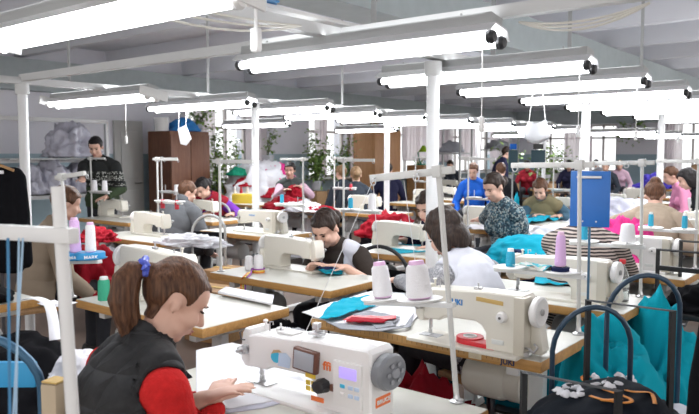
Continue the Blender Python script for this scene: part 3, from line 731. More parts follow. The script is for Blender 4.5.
for ax,fx,wins in (('y',XW-.15,winL),('x',YE+.15,winE)):
    for a,b in wins:
        wn+=1; m=MB(); n=max(2,round((b-a)/.62))
        def bx(u,z,su,sz,d=.06):
            if ax=='y': m.box((fx,u,z),(d,su,sz))
            else: m.box((u,fx,z),(su,d,sz))
        bx((a+b)/2,ZS+.03,b-a,.06); bx((a+b)/2,ZT-.03,b-a,.06); bx((a+b)/2,ZS+1.05,b-a,.05)
        for k in range(n+1): bx(a+(b-a)*k/n+(.03 if k==0 else -.03 if k==n else 0),(ZS+ZT)/2,.06,ZT-ZS)
        w=structure(m.build('window_%d'%wn,framem))
        m=MB(); bx((a+b)/2,(ZS+ZT)/2,b-a,ZT-ZS,.006); m.build('pane',glassm,w)
        m=MB()
        if ax=='y': m.box((XW+.06,(a+b)/2,ZS-.02),(.34,b-a+.1,.04),.006)
        else: m.box(((a+b)/2,YE-.06,ZS-.02),(b-a+.1,.34,.04),.006)
        m.build('window_sill',offw,w)
# beams
m=MB(); m.box((XW+.12,9,2.69),(.24,26,.46)); structure(m.build('beam_window_side',beamm))
m=MB(); m.box((-3.4,9,2.76),(.42,26,.36)); structure(m.build('beam_middle',beamm))
m=MB(); m.box((-3,YE-.1,2.69),(15,.2,.46)); structure(m.build('beam_far',beamm))
# door on the window side wall
dy0,dy1=P(116,150,1.5).y,P(141,150,1.5).y
yd=[(lambda d:d.y*(XW/d.x))(ray(px,150)) for px in (113,141)]
doorm=mat('door_paint',(.50,.50,.48),.5,var=.06)
m=MB(); m.box((XW+.03,sum(yd)/2,1.04),(.06,yd[1]-yd[0],2.08),.006); dr=structure(m.build('door_1',doorm))
for zz,hh in ((.55,.7),(1.5,.8)):
    m=MB(); m.box((XW+.07,sum(yd)/2,zz),(.025,(yd[1]-yd[0])*.6,hh),.01); m.build('door_panel',doorm,dr)
m=MB(); m.cyl((XW+.06,yd[1]-.08,1.02),(XW+.11,yd[1]-.08,1.02),.012,seg=8); m.cyl((XW+.11,yd[1]-.08,1.02),(XW+.11,yd[1]-.2,1.02),.01,seg=8); m.build('door_handle',steel,dr)
# bright haze of daylight: street outside
wl=bpy.data.worlds.new('sky'); SC.world=wl; wl.use_nodes=True; bg=wl.node_tree.nodes['Background']; bg.inputs[0].default_value=(1.0,.97,.95,1); bg.inputs[1].default_value=1.8
# curtains
sheer=bpy.data.materials.new('sheer_curtain'); sheer.use_nodes=True; nt=sheer.node_tree; b=nt.nodes['Principled BSDF']; b.inputs['Base Color'].default_value=(.90,.84,.87,1); b.inputs['Roughness'].default_value=.9
tl=nt.nodes.new('ShaderNodeBsdfTranslucent'); tl.inputs[0].default_value=(.95,.88,.90,1); ms=nt.nodes.new('ShaderNodeMixShader'); ms.inputs[0].default_value=.6; nt.links.new(b.outputs[0],ms.inputs[1]); nt.links.new(tl.outputs[0],ms.inputs[2]); tp=nt.nodes.new('ShaderNodeBsdfTransparent'); m3=nt.nodes.new('ShaderNodeMixShader'); m3.inputs[0].default_value=.4; nt.links.new(ms.outputs[0],m3.inputs[1]); nt.links.new(tp.outputs[0],m3.inputs[2]); nt.links.new(m3.outputs[0],nt.nodes['Material Output'].inputs[0])
for i,(a,b_,zb,lb) in enumerate([(8.3,8.75,1.0,'sheer curtain gathered beside the brown wardrobe'),(9.6,10.1,1.0,'sheer curtain between the wardrobe window and the blue wall panel'),(11.65,12.0,1.0,'sheer curtain at the window behind the tall leafy plant, nearer side'),(12.9,13.5,1.0,'sheer curtain hanging beside the orange wardrobe'),(15.0,16.2,1.35,'pinkish sheer curtain just beyond the orange wardrobe'),(16.5,17.5,1.3,'pinkish sheer curtain behind the bright green lamp'),(17.9,19.2,1.35,'sheer curtain behind the tall metal rack'),(19.9,21.2,1.0,'sheer curtain by the far corner of the room')]):
    drape('curtain',(XW+.3,a),(XW+.3,b_),zb,2.44,sheer,folds=max(3,int((b_-a)*6)),amp=.045,label=lb,cat='curtain',group='sheer curtains',seed=i,thick=.002)
for i,(a,b_,zb,lb) in enumerate([(-9.85,-9.1,1.9,'sheer curtain short in the first far window'),(-8.6,-8.1,1.0,'sheer curtain at the side of the first far window'),(-8.0,-7.7,1.0,'narrow sheer curtain at the second far window'),(-5.6,-5.1,1.0,'sheer curtain at the far window beyond the blue tiled pier')]):
    drape('curtain',(a,YE-.3),(b_,YE-.3),zb,2.44,sheer,folds=max(3,int((b_-a)*6)),amp=.045,label=lb,cat='curtain',group='sheer curtains',seed=i+20,thick=.002)
# ================================================================== POSTS AND RAILS
postm=mat('post_paint',(.76,.77,.78),.45,var=.05,vs=5)
ZR=2.05
for x,y,lb in [(-2.15,3.47,'white round post between the blue-dressed worker and the white vested woman'),(-2.15,5.9,'white round post behind the blue pouch'),(-2.15,8.2,'white round post near the woman in the beige jacket'),
               (-5.2,2.62,'white round post beside the hanging black garment'),(-5.2,5.0,'white round post by the purple-clad woman and the yellow box'),(-5.2,7.3,'white round post in front of the orange wardrobe'),(-5.2,9.7,'white round post beside the standing navy woman'),(-5.2,12.2,'thin far white post behind the round lampshade')]:
    r=thing('support_post',lb,'post',(x,y,0),0,'round posts carrying the lamp rails')
    m=MB(); m.cyl((0,0,0),(0,0,ZR-.02),.036,seg=20); m.build('shaft',postm,r)
    m=MB(); m.lathe([(.05,ZR-.10),(.05,ZR-.02),(.04,ZR-.02)],(0,0,0),(0,0,1),20); m.build('collar',rail_m,r)
    m=MB(); m.box((0,0,.004),(.16,.16,.008)); m.build('base_plate',rail_m,r)
def rail(lb,p0,p1,w=.05,h=.05,name='overhead_rail'):
    p0=V(p0);p1=V(p1); d=p1-p0; a=math.atan2(d.y,d.x)
    m=MB(); L=d.length; m.prism([(-w/2,-h/2),(w/2,-h/2),(w/2,-h/2+.006),(-w/2+.006,-h/2+.006),(-w/2+.006,h/2),(-w/2,h/2)],'x',-L/2,L/2); m.box((0,w*.2,-h*.1),(L,w*.6,h*.5))
    o=m.build(name,rail_m); o.location=(p0+p1)/2; o.rotation_euler=(0,0,a); return tag(o,lb,'rail','white overhead rails')
def hanger(x,y,z0,z1,lb):
    m=MB(); m.box((x,y,(z0+z1)/2),(.03,.006,z1-z0)); m.box((x,y,z0),(.05,.05,.03)); return tag(m.build('rail_hanger',lgrey),lb,'hanger','flat steel rail hangers')
rail('white rail running along the window-side post row',(-5.2,-.5,ZR),(-5.2,14,ZR),.07)
rail('white rail along the post row over the nearest tables',(-2.15,.6,ZR+.02),(-2.15,12,ZR+.02),.07)
rail('white rail crossing overhead from the nearest post to the big near lamp',(-5.2,2.62,ZR+.02),(-.1,2.62,ZR+.02),.05)
for i,y in enumerate((3.0,4.4,6.4,8.4)): hanger(-5.2,y,ZR,ZC-.02,'flat steel hanger of the window-side rail, %s'%('beside the first post','second one along','third one along','farthest one')[i])
for i,y in enumerate((2.9,4.2,5.5,7.4)): hanger(-2.15,y,ZR,ZC-.02,'flat steel hanger over the near post row, %s'%('closest to the big lamp','second along','third along','farthest')[i])
# cables sagging beneath the cross rail
cabm=mat('cable_white',(.72,.70,.64),.5,var=.03)
def cable(lb,p0,p1,sag,r=.005,n=10,mt=cabm,group='cables on the overhead rails'):
    p0=V(p0);p1=V(p1); m=MB(); m.tube([p0.lerp(p1,i/n)-V((0,0,sag*4*(i/n)*(1-i/n))) for i in range(n+1)],r,6); return tag(m.build('cable',mt),lb,'cable',group)
for k in range(3):
    cable('white cable sagging under the rail beyond the big lamp, %s loop'%('upper','middle','lowest')[k],(-1.25,2.66,2.03),(-.75,2.66,2.04),.03+.015*k)
    cable('white cable sagging from the rail close to the ceiling beam, %s strand'%('short','long','longest')[k],(-.62,2.66,2.04),(-.2,2.66,2.04),.02+.012*k)
for k in range(3):
    cable('white cable looped under the near end of the post rail, %s one'%('slack','tight','lowest')[k],(-2.1,1.1,2.08),(-2.1,2.3,2.06),.03+.03*k)
# ================================================================== LAMPS
lamp('big twin tube lamp hanging over the table with the ruler edge',-2.70,-1.26,2.52,power=1.0)
lamp('twin tube lamp cut by the top of the picture, over the front woman',-2.95,-1.50,1.36,ends='white',power=.8,cord=False)
rowsI=[(3.6,'second lamp behind the big near one'),(4.57,'lamp with the paper shade hanging under it'),(5.6,'lamp behind the one with the paper shade'),(6.6,'lamp two rows behind the paper shade'),(7.6,'lamp three rows behind the paper shade'),(8.7,'lamp four rows behind the paper shade'),(9.9,'farthest lamp over the row with the beige jacket')]
for y,lb in rowsI: lamp(lb+' on the near side',-2.6,-1.28,y,power=1.0 if y<4 else 1.5 if y<6 else 2.4)
for x0,x1,y,lb in [(-6.1,-4.6,3.35,'white ended twin lamp above the standing man'),(-5.95,-4.5,4.3,'twin lamp in front of the brown wardrobe'),(-5.75,-4.4,5.25,'twin lamp behind the post by the yellow box'),(-6.0,-4.6,6.3,'window-side twin lamp over the woman holding red cloth'),(-6.0,-4.6,7.3,'window-side twin lamp before the orange wardrobe'),(-6.0,-4.6,8.4,'window-side lamp with a dark reflector edge'),(-6.0,-4.6,9.7,'window-side lamp above the standing navy woman'),(-6.0,-4.6,11.2,'far window-side lamp second from the end'),(-6.0,-4.6,12.8,'far window-side lamp at the end of its row')]:
    lamp(lb,x0,x1,y,ends='white' if y==3.35 else 'black',cord=(0.42 if y==3.35 else False),power=2.6 if y<6 else 4.0)
for x0,x1,y,lb in [(-8.6,-7.2,7.6,'lamp at the window wall before the tall plant'),(-8.6,-7.2,10.4,'lamp at the window wall by the far rack'),(-5.4,-4.0,15.0,'distant lamp above the blue sewing cloth'),(-5.4,-4.0,17.0,'distant lamp second from the far wall'),(-5.4,-4.0,19.0,'distant lamp closest to the far wall'),(-7.9,-6.5,15.5,'distant lamp above the far heads'),(-2.6,-1.2,12.2,'distant lamp near the blue tiled pier'),(-2.6,-1.2,14.5,'most distant lamp along the near row')]:
    lamp(lb,x0,x1,y,cord=False,power=5.0)
# ================================================================== TABLES (column nearest the right: operators on this side; next column: operators behind)
T1h=.68
table('front sewing table under the white computerised machine',(-1.58,1.74,0),0,L=1.1,W=.56,h=T1h,motor='grey')
tj=table('sewing table with a ruler marked wooden edge',(-1.55,2.60,0),0,L=1.1,W=.48,motor='cream')
text('JUKI',.03,navyprint,tj,(.42,-.2405,.735),(PI/2,0,0),'maker_lettering',bold=.0012)
m=MB(); m.box((.285,-.2405,.737),(.055,.003,.026),.001); m.build('edge_label',mat('pale_label',(.70,.62,.45),.5,var=.2,vs=50),tj)
m=MB(); m.box((-.06,-.2402,.744),(.98,.0015,.030))
m.mi=1
for k in range(40): m.box((-.53+k*.024,-.2409,.744),(.0018,.002,.018 if k%5 else .028))
m.build('ruler_scale',[mat('ruler_strip',(.56,.33,.12),.6),mat('tick_brown',(.22,.11,.05),.6)],tj)
t0=table('sewing table carrying the machine with the lavender cone before it',(-1.56,3.58,0),0,W=.52)
for y,lb in [(4.72,'sewing table of the machine beside the woman in beige'),(6.3,'sewing table in front of the woman in beige'),(7.25,'sewing table one row behind the woman in beige'),(8.2,'sewing table by the woman in black'),(9.75,'sewing table behind the woman in pink'),(10.9,'far sewing table of the near column'),(12.0,'farthest sewing table of the near column')]:
    dup(t0,label=lb,loc=(-1.56,y,0))
for x,y,lb in [(-.2,8.6,'sewing table beside the woman in black'),(-.1,10.2,'sewing table behind the woman in black'),(-.1,12.0,'far sewing table at the edge of the picture')]: dup(t0,label=lb,loc=(x,y,0))
t5=table('sewing table with the green thread cone',(-2.83,2.19,0),PI,L=1.0,W=.54)
dup(t5,label='sewing table with two white cones and a rainbow tape',loc=(-2.94,3.17,0))
dup(t5,label='sewing table with turquoise cloth by the hidden woman',loc=(-3.02,4.52,0))
dup(t5,label='sewing table with white cloth before the woman in the patterned dress',loc=(-3.02,6.52,0))
dup(t5,label='white topped table before the girl in the teal jacket',loc=(-2.95,7.35,0))
for y,lb in [(8.6,'sewing table behind the girl in the teal jacket'),(10.0,'sewing table under the dark screens'),(11.6,'far sewing table by the blue shirted child'),(13.2,'farthest sewing table in the second column')]: dup(t5,label=lb,loc=(-3.0 if y<9 else -3.25,y,0))
ta=P(122,221,.76)
for x,y,lb in [(-7.15,4.75,'sewing table in front of the standing man'),(-5.45,3.85,'sewing table with a grey machine, near the red cloth'),(-4.95,4.75,'sewing table beside the person in the grey hoodie'),(-6.5,5.38,'sewing table of the woman in purple'),(-6.52,7.32,'sewing table heaped with red and white cloth'),(-5.48,7.32,'sewing table before the two people in dark jackets'),(-5.9,9.2,'sewing table behind the two people in dark jackets'),(-6.0,10.3,'sewing table by the standing navy woman'),(-6.0,11.5,'far sewing table of the window-side column'),(-7.6,13.2,'far sewing table below the curtains'),(-6.0,14.8,'distant sewing table with blue cloth'),(-4.5,16.5,'distant sewing table near the far wall')]:
    dup(t5,label=lb,loc=(x,y,0))
gq=P(246,203,.76); dup(t5,label='table under the yellow box of spools',loc=(gq.x,gq.y,0))
tw=dup(t5,label='wooden bench with a metal strip behind the near thread stand',loc=(-3.55,1.35,0),rz=0)
tw.location=(-4.0,1.55,0)
# ================================================================== MACHINES
machine('white computerised machine with a grey screen and violet display',P(262,383,T1h+.01)-V((0,0,.01)),0,'direct',sc=(1.06,1.08,.86))
machine('cream machine with blue lettering on the ruler edged table',P(431,337,.765)-V((0,0,.005)),0,'juki',sc=(.88,1,.88))
mp=machine('cream machine behind the lavender cone and beside the bottle',(-1.62,3.50,.76),0,'plain',sc=(1,1,.84))
mw=machine('white machine with a dark knob in front of the woman in beige',(-1.62,4.66,.76),0,'plain',body_m=white,sc=(1,1,.86))
for x,y,lb in [(-1.62,6.24,'cream machine one row behind the woman in beige'),(-1.62,7.2,'cream machine two rows behind the woman in beige'),(-1.62,8.15,'machine by the woman in pink'),(-1.62,9.7,'far machine of the near column'),(-.2,8.6,'machine by the woman in black'),(-.1,10.2,'far machine at the picture edge')]: dup(mp,label=lb,loc=(x,y,.76))
m2=machine('cream machine of the woman in the white apron looking down',(-2.93,3.33,.76),PI,'plain',sc=(.84,1,.80))
m5=machine('cream machine seen from behind, near the green thread cone',(-2.78,2.19,.76),PI,'bare')
for x,y,lb in [(-2.95,4.62,'cream machine of the woman hidden by the post'),(-3.2,6.55,'cream machine beside the woman in the patterned dress'),(-3.1,8.6,'machine behind the girl in the teal jacket'),(-3.1,10.0,'machine below the dark screens'),(-3.1,11.5,'far machine by the blue shirted child'),(-7.3,4.85,'cream machine in front of the standing man'),(-5.3,3.95,'grey cream machine lying behind the lavender cone stand'),(-6.35,5.43,'cream machine of the woman in purple'),(-5.4,7.37,'cream machine by the woman holding red cloth'),(-5.6,9.25,'machine behind the two dark jackets'),(-6.0,10.35,'machine by the standing navy woman'),(-6.0,11.5,'far machine in the window-side column'),(-7.6,13.2,'far machine below the curtains')]: dup(m2,label=lb,loc=(x,y,.76))
dup(mp,label='cream machine beside the person in the grey hoodie',loc=(-5.05,4.7,.76))
# ================================================================== THREAD STANDS AND CONES
stand('white thread stand leaning over the front machine, holding two large cones',tuple(P(457,402,T1h)),0,h=.77,arm=.28,tilt=-6,tray=.325,span=.33,thick=1.1,dx1=.115)
stand('white thread stand with the blue pouch and a lavender cone',(-1.04,2.83,.76),0,h=.70,arm=.30,tilt=-1,tray=.24,span=.36)
stand('white thread stand with a white cone beside the plastic bottle',(-1.07,3.79,.76),0,h=.70,arm=.26,tilt=-1,tray=.26,span=.36)
stand('white thread stand above the machine by the woman in beige',(-1.06,4.93,.76),0,h=.70,arm=.26,tray=.24,span=.34)
stand('thin white thread stand on the rainbow tape table',(-3.40,2.96,.76),PI,h=.70,arm=.30,tray=.0,span=.3)
stand('white thread stand with blue discs and a lavender cone',(-3.38,1.93,.76),PI,h=.63,arm=.22,tilt=6,tray=.185,span=.27,disc_m=mat('blue_disc',(.03,.30,.62),.5,var=.06))
n_st=[(-3.48,4.30,.30,'thread stand before the two dark jackets'),(-3.48,6.30,.25,'thread stand by the patterned dress'),(-3.45,8.4,.25,'thread stand behind the teal jacket'),(-7.56,4.6,.3,'thread stand before the standing man'),(D(158,200,6.6).x,D(158,200,6.6).y,.22,'thread stand holding a horizontal bar'),(-5.92,7.12,.26,'thread stand by the red cloth'),(-6.4,9.8,.25,'thread stand by the standing navy woman'),(-6.4,11.3,.25,'far thread stand of the window column'),(-6.95,5.15,.25,'thread stand by the purple woman')]
ps=None
for x,y,tr,lb in n_st:
    if ps is None: ps=stand(lb,(x,y,.76),PI,h=.70,arm=.30,tray=tr,span=.34)
    else: dup(ps,label=lb,loc=(x,y,.76))
pr=None
for x,y,lb in [(-1.06,6.5,'thread stand one row behind the woman in beige'),(-1.06,7.45,'thread stand two rows behind the woman in beige'),(-1.06,8.4,'thread stand by the woman in pink'),(-1.06,9.95,'thread stand far along the near column'),(-4.5,4.95,'thread stand by the grey hoodie')]:
    if pr is None: pr=stand(lb,(x,y,.76),0,h=.70,arm=.30,tray=.25,span=.34)
    else: dup(pr,label=lb,loc=(x,y,.76))
# ================================================================== PEOPLE
def patterned(name,cols,sc=60):
    def f(nt,tc,b):
        n=N(nt,'ShaderNodeTexVoronoi',Scale=sc); nt.links.new(tc.outputs['Object'],n.inputs['Vector'])
        s=N(nt,'ShaderNodeSeparateColor'); nt.links.new(n.outputs['Color'],s.inputs[0])
        st=[(i/len(cols),c) for i,c in enumerate(cols)]
        return ramp(nt,s.outputs[0],st,'CONSTANT')
    return ramp_mat(name,f,.8)
pat_dress=patterned('floral_print',[(.015,.03,.05),(.05,.11,.15),(.02,.06,.08),(.20,.28,.30),(.03,.05,.07),(.35,.38,.35)],75)
def striped():
    def f(nt,tc,b):
        n0=N(nt,'ShaderNodeTexNoise',Scale=4.0); nt.links.new(tc.outputs['Object'],n0.inputs['Vector'])
        w=N(nt,'ShaderNodeTexWave',Scale=17.0,Distortion=1.2); w.bands_direction='Z'; nt.links.new(tc.outputs['Object'],w.inputs['Vector'])
        return ramp(nt,w.outputs['Fac'],[(.0,(.03,.022,.022)),(.46,(.03,.022,.022)),(.54,(.48,.40,.36)),(1,(.50,.42,.38))])
    return ramp_mat('striped_knit',f,.85)
def jumper():
    def f(nt,tc,b):
        s=N(nt,'ShaderNodeSeparateXYZ'); nt.links.new(tc.outputs['Object'],s.inputs[0])
        v=N(nt,'ShaderNodeTexVoronoi',Scale=55.0); nt.links.new(tc.outputs['Object'],v.inputs['Vector'])
        pat=ramp(nt,v.outputs['Distance'],[(.0,(.55,.56,.52)),(.36,(.55,.56,.52)),(.42,(.02,.022,.02))])
        band=N(nt,'ShaderNodeValToRGB'); band.color_ramp.interpolation='CONSTANT'; el=band.color_ramp.elements
        for k in range(5): el.new(.5)
        for e,(p,c) in zip(el,[(0,0),(.2775,1),(.287,0),(.294,1),(.309,0),(.316,1),(.323,0)]): e.position=p; e.color=(c,c,c,1)
        dv=N(nt,'ShaderNodeMath',_operation='DIVIDE'); dv.inputs[1].default_value=4.0; nt.links.new(s.outputs['Z'],dv.inputs[0]); nt.links.new(dv.outputs[0],band.inputs[0])
        gb=ramp(nt,dv.outputs[0],[(0,(.03,.05,.02)),(.277,(.012,.014,.014)),(.3,(.012,.014,.014))],'CONSTANT')
        mx=N(nt,'ShaderNodeMixRGB'); nt.links.new(band.outputs[0],mx.inputs[0]); nt.links.new(gb,mx.inputs[1]); nt.links.new(pat,mx.inputs[2]); return mx.outputs[0]
    return ramp_mat('patterned_jumper',f,.9)
def quilt():
    def f(nt,tc,b):
        s=N(nt,'ShaderNodeSeparateXYZ'); nt.links.new(tc.outputs['Object'],s.inputs[0])
        def line(sock,freq):
            m=N(nt,'ShaderNodeMath',_operation='MULTIPLY'); m.inputs[1].default_value=freq; nt.links.new(sock,m.inputs[0])
            p=N(nt,'ShaderNodeMath',_operation='PINGPONG'); p.inputs[1].default_value=1; nt.links.new(m.outputs[0],p.inputs[0])
            q=N(nt,'ShaderNodeMath',_operation='SMOOTH_MIN'); q.inputs[1].default_value=.5; q.inputs[2].default_value=.4; nt.links.new(p.outputs[0],q.inputs[0]); return q.outputs[0]
        a=line(s.outputs['Z'],24.0); c=line(s.outputs['X'],24.0); mn=N(nt,'ShaderNodeMath',_operation='MINIMUM'); nt.links.new(a,mn.inputs[0]); nt.links.new(c,mn.inputs[1])
        bp=N(nt,'ShaderNodeBump',Strength=.9,Distance=.03); nt.links.new(mn.outputs[0],bp.inputs['Height']); nt.links.new(bp.outputs[0],b.inputs['Normal'])
        n=N(nt,'ShaderNodeTexNoise',Scale=50.0); nt.links.new(tc.outputs['Object'],n.inputs['Vector'])
        return ramp(nt,n.outputs['Fac'],[(.3,(.010,.010,.012)),(.7,(.018,.018,.020))])
    return ramp_mat('quilted_black',f,.75)
redkn=mat('red_knit',(.60,.025,.025),.9,var=.25,vs=40,bump=.6,bs=130,sheen=.2)
greykn=patterned('grey_melange',[(.22,.22,.24),(.34,.34,.36),(.28,.28,.30),(.42,.42,.44)],160)
whitew=cloth('white_workwear',(.66,.67,.74)); brownw=cloth('dark_brown_knit',(.05,.04,.035)); navyw=cloth('navy_sleeve',(.02,.02,.05))
beigew=cloth('beige_wool',(.36,.29,.22),.95,.12); hoodw=cloth('grey_hoodie',(.12,.125,.135)); greyv=cloth('grey_green_vest',(.08,.095,.09)); pinks=cloth('pink_white_knit',(.62,.42,.52)); tealj=cloth('teal_denim',(.07,.14,.20)); tanv=cloth('tan_bib',(.22,.19,.11)); blackw=cloth('black_knit',(.012,.012,.015)); bluew=cloth('blue_shirt',(.02,.12,.55)); pinkw=cloth('pink_smock',(.80,.30,.48)); darkj=cloth('dark_jacket',(.035,.042,.055)); purpw=cloth('purple_knit',(.20,.05,.42)); redv=cloth('red_vest',(.30,.02,.035))
Pat=striped(); JUM=jumper(); QUI=quilt()
SH=lambda m,o=.012,n='shirt',p='shirt',**k:(n,p,m,o,k)
def sit_at(label,px,py,dep,yaw,lean=16,back=None,**k):
    """seat a person so that the head comes where that pixel and distance say"""
    h=D(px,py,dep); l1=R(lean); l2=R(lean+8); hp=k.get('hp',25); l3=l2+R(hp)*.45
    f=math.sin(l1)*.27+math.sin(l2)*.225+math.sin(l3)*.15; z=.55+math.cos(l1)*.27+math.cos(l2)*.225+math.cos(l3)*.15
    yw=R(yaw); dx,dy=-math.sin(yw)*f,math.cos(yw)*f
    loc=(h.x-dx,h.y-dy,0); k.setdefault('seat',max(.40,min(.56,.46+(h.z-z))))
    p,MH=person(label,loc,yw,lean=lean,**k)
    stool((loc[0]+math.sin(yw)*.02,loc[1]-math.cos(yw)*.02,0),yw,'work stool under the '+' '.join(label.split(',')[0].replace('woman','worker').split()[:11]))
    return p
# front woman
w=sit_at('woman with a brown ponytail in a black quilted vest over red sleeves',175,305,2.08,-8,lean=15,hp=32,hy=-14,hL=P(202,399,.76),hR=P(214,402,.735),hair='pony',hc='brown',vox=.0075,wear=(SH(redkn,.010,fold=.005),SH(QUI,.022,'quilted_vest',{'torso':(-1,2),'pelvis':(-1,2)},fold=.003,fq=6,thick=.012),SH(QUI,.018,'vest_collar',{'neck':(-1,.5)},fold=.002,thick=.008)),curl=25,bulk=1.14,elb=(.42,.75))
sit_at('woman with short dark hair in a white vest over grey sleeves, back turned',445,233,3.62,76,lean=20,hp=36,hy=-2,hair='bob',hc='dark',vox=.009,wear=(SH(greykn,.010),SH(whitew,.018,'white_vest','top',fold=.004)),bulk=1.08,hL=V((-2.2,3.2,.8)),hR=V((-2.1,3.42,.8)))
sit_at('woman in a white apron over a dark brown top, looking down at navy cloth',326,233,4.55,188,lean=24,hp=34,hy=-4,hair='bun',hc='dark',vox=.0085,wear=(SH(brownw,.011,'dark_top','half'),SH(whitew,.017,'white_apron',{'torso':(-1,2)},cut=lambda p:abs(p.x)<.075 and p.z>.78 or p.z>1.02)),hL=P(346,268,.80),hR=P(312,266,.80),curl=28,bulk=1.05)
sit_at('woman in a navy sleeved top half hidden by the white post',428,207,5.5,174,lean=22,hp=22,hair='bob',hc='dark',vox=.011,wear=(SH(navyw,.014),),hL=V((-2.75,4.5,.80)),hR=P(404,240,.80))
sit_at('woman in a blue floral print blouse with hair in a bun, facing sideways',494,187,6.15,150,lean=12,hp=24,hy=12,hair='bun',hc='dark',vox=.010,wear=(SH(pat_dress,.02,'floral_blouse','half',fold=.007),),hL=P(519,222,.80),hR=P(470,224,.80),bulk=1.25)
sit_at('girl in a teal denim jacket with a tan bib, bent over turquoise cloth',540,189,8.1,190,lean=20,hp=34,hair='short',hc='brown',vox=.011,wear=(SH(tealj,.016),SH(tanv,.026,'bib','vest')),hL=P(560,216,.80),hR=P(535,216,.80))
sit_at('worker in a brown and cream striped jumper, seen from behind',588,213,4.35,12,lean=24,hp=40,hair='bun',hc='brown',vox=.010,wear=(SH(Pat,.018,'striped_jumper',fold=.008),),hL=V((-1.75,4.62,.80)),hR=V((-1.45,4.62,.80)),bulk=1.2,face=False)
sit_at('woman with brown tied hair in a beige woollen jacket, seen from behind',655,196,5.75,14,lean=22,hp=40,hair='topbun',hc='brown',vox=.011,wear=(SH(beigew,.022,'woollen_jacket',fold=.006),),hL=V((-1.75,5.72,.80)),hR=V((-1.45,5.72,.80)),bulk=1.12,face=False)
sit_at('woman with black hair in a black top at the far right tables',688,166,8.2,105,lean=20,hp=25,hair='bob',hc='black',vox=.014,wear=(SH(blackw,.014),))
sit_at('woman in a pink smock with brown hair at the right tables',671,166,9.4,120,lean=20,hp=20,hair='short',hc='brown',vox=.014,wear=(SH(pinkw,.016),))
sit_at('fair haired woman in white behind the woman in black',697,163,10.2,130,lean=15,hp=20,hair='short',hc='light',vox=.016,wear=(SH(whitew,.016),))
sit_at('person with brown hair in a beige top sitting behind the near stand',66,203,5.05,-15,lean=12,hp=20,hair='short',hc='brown',vox=.011,wear=(SH(beigew,.022),),face=False)
sit_at('person in a grey hooded sweatshirt with cropped brown hair, back turned',187,192,7.3,14,lean=20,hp=24,hy=-25,hair='short',hc='brown',vox=.010,wear=(SH(hoodw,.024,'sweatshirt'),SH(hoodw,.035,'hood','hood')),bulk=1.12,female=False)
sit_at('woman with dark hair in a purple jumper and a red vest',203,188,8.4,196,lean=28,hp=34,hy=-10,hair='bun',hc='black',vox=.010,wear=(SH(purpw,.02,'purple_jumper'),SH(redv,.03,'red_vest','vest')),hL=P(232,214,.80),hR=P(205,214,.80))
sit_at('woman in a dark grey vest with pink sleeves, holding red cloth',290,166,10.6,212,lean=4,hp=8,hair='short',hc='black',vox=.010,wear=(SH(pinks,.02,'pink_sleeves'),SH(greyv,.03,'grey_vest','vest')),hL=D(301,187,10.3),hR=D(285,190,10.3),seat=.55)
sit_at('person in a dark jacket with white stripes, light brown hair, back turned',356,175,10.2,40,lean=8,hp=10,hair='bun',hc='light',vox=.011,wear=(SH(darkj,.022,'striped_jacket'),),face=False)
sit_at('light haired person beside the dark striped jacket',341,173,10.9,70,lean=8,hp=15,hair='short',hc='light',vox=.013,wear=(SH(darkj,.018),))
sit_at('child in a bright blue shirt near the metal rack',473,166,10.6,200,lean=12,hp=20,hair='short',hc='brown',vox=.013,wear=(SH(bluew,.018),))
# people on their feet
def stand_at(label,px,py,dep,yaw,**k):
    h=D(px,py,dep); yw=R(yaw); loc=(h.x,h.y,0); sc=(h.z+.0)/(.92+.27+.225+.15-.01); return person(label,loc,yw,sit=False,sc=sc,**k)
stand_at('standing man in a dark patterned jumper behind the sewing tables',101,146,8.7,212,lean=5,hp=24,hy=10,hair='short',hc='black',vox=.0095,female=False,bulk=1.15,wear=(SH(JUM,.02,'patterned_jumper'),),hR=P(78,203,1.0),hL=P(106,197,1.0))
stand_at('standing woman in a navy top near the far post',496,151,14,-40,lean=14,hp=20,hair='short',hc='dark',vox=.014,wear=(SH(navyw,.018),))
far=[(569,159,17,200,'black','dark haired head of a seated worker behind the blue cloth',navyw),(578,160,19,200,'dark','seated worker beside the dark haired one at the blue cloth',darkj),(596,160,20.5,150,'black','far worker next to the white post beside the pier',whitew),(606,161,15.6,190,'black','far worker in dark clothes left of the tiled pier',darkj),(620,157,17.5,200,'light','far worker in a lilac top by the blue tiled pier',pinks),(501,167,11.5,40,'brown','worker with brown hair behind the floral blouse',blackw),(527,161,17,200,'black','far worker beside the dark green plant',redv),(388,170,12.2,40,'dark','worker wearing a green and blue headscarf before the orange wardrobe',navyw),(450,162,17.5,200,'dark','far worker by the tall metal rack',darkj)]
for px,py,d,y,hc,lb,m in far: sit_at(lb,px,py,d,y,lean=14,hp=22,hair='short',hc=hc,vox=.017,wear=(SH(m,.018),),face=False)
# ================================================================== THINGS ON, UNDER AND BETWEEN THE TABLES
def AY(px,py,y): d=ray(px,py); t=y/d.y; return V((d.x*t,y,EYE+d.z*t))
def AX(px,py,x): d=ray(px,py); t=x/d.x; return V((x,d.y*t,EYE+d.z*t))
def XY(px,z,*pys): return [P(px,py,z) for py in pys]
def poly(z,pts): return [(P(a,b,z).x,P(a,b,z).y) for a,b in pts]
def stand_spot(st,k,span,tray,dx1=.07):
    M=Matrix.Translation(st.location)@st.rotation_euler.to_matrix().to_4x4(); x=-span+.06+k*(span-.06-dx1); return M@V((x,0,tray+.019))
SC.view_layers[0].update()
ST={o['label']:o for o in bpy.data.objects if o.get('category')=='thread stand'}
def find(s): return next(o for l,o in ST.items() if s in l)
s1=find('leaning over the front'); s2=find('blue pouch'); s3=find('plastic bottle'); s4=find('machine by the woman in beige'); s5=find('blue discs')
T=.76
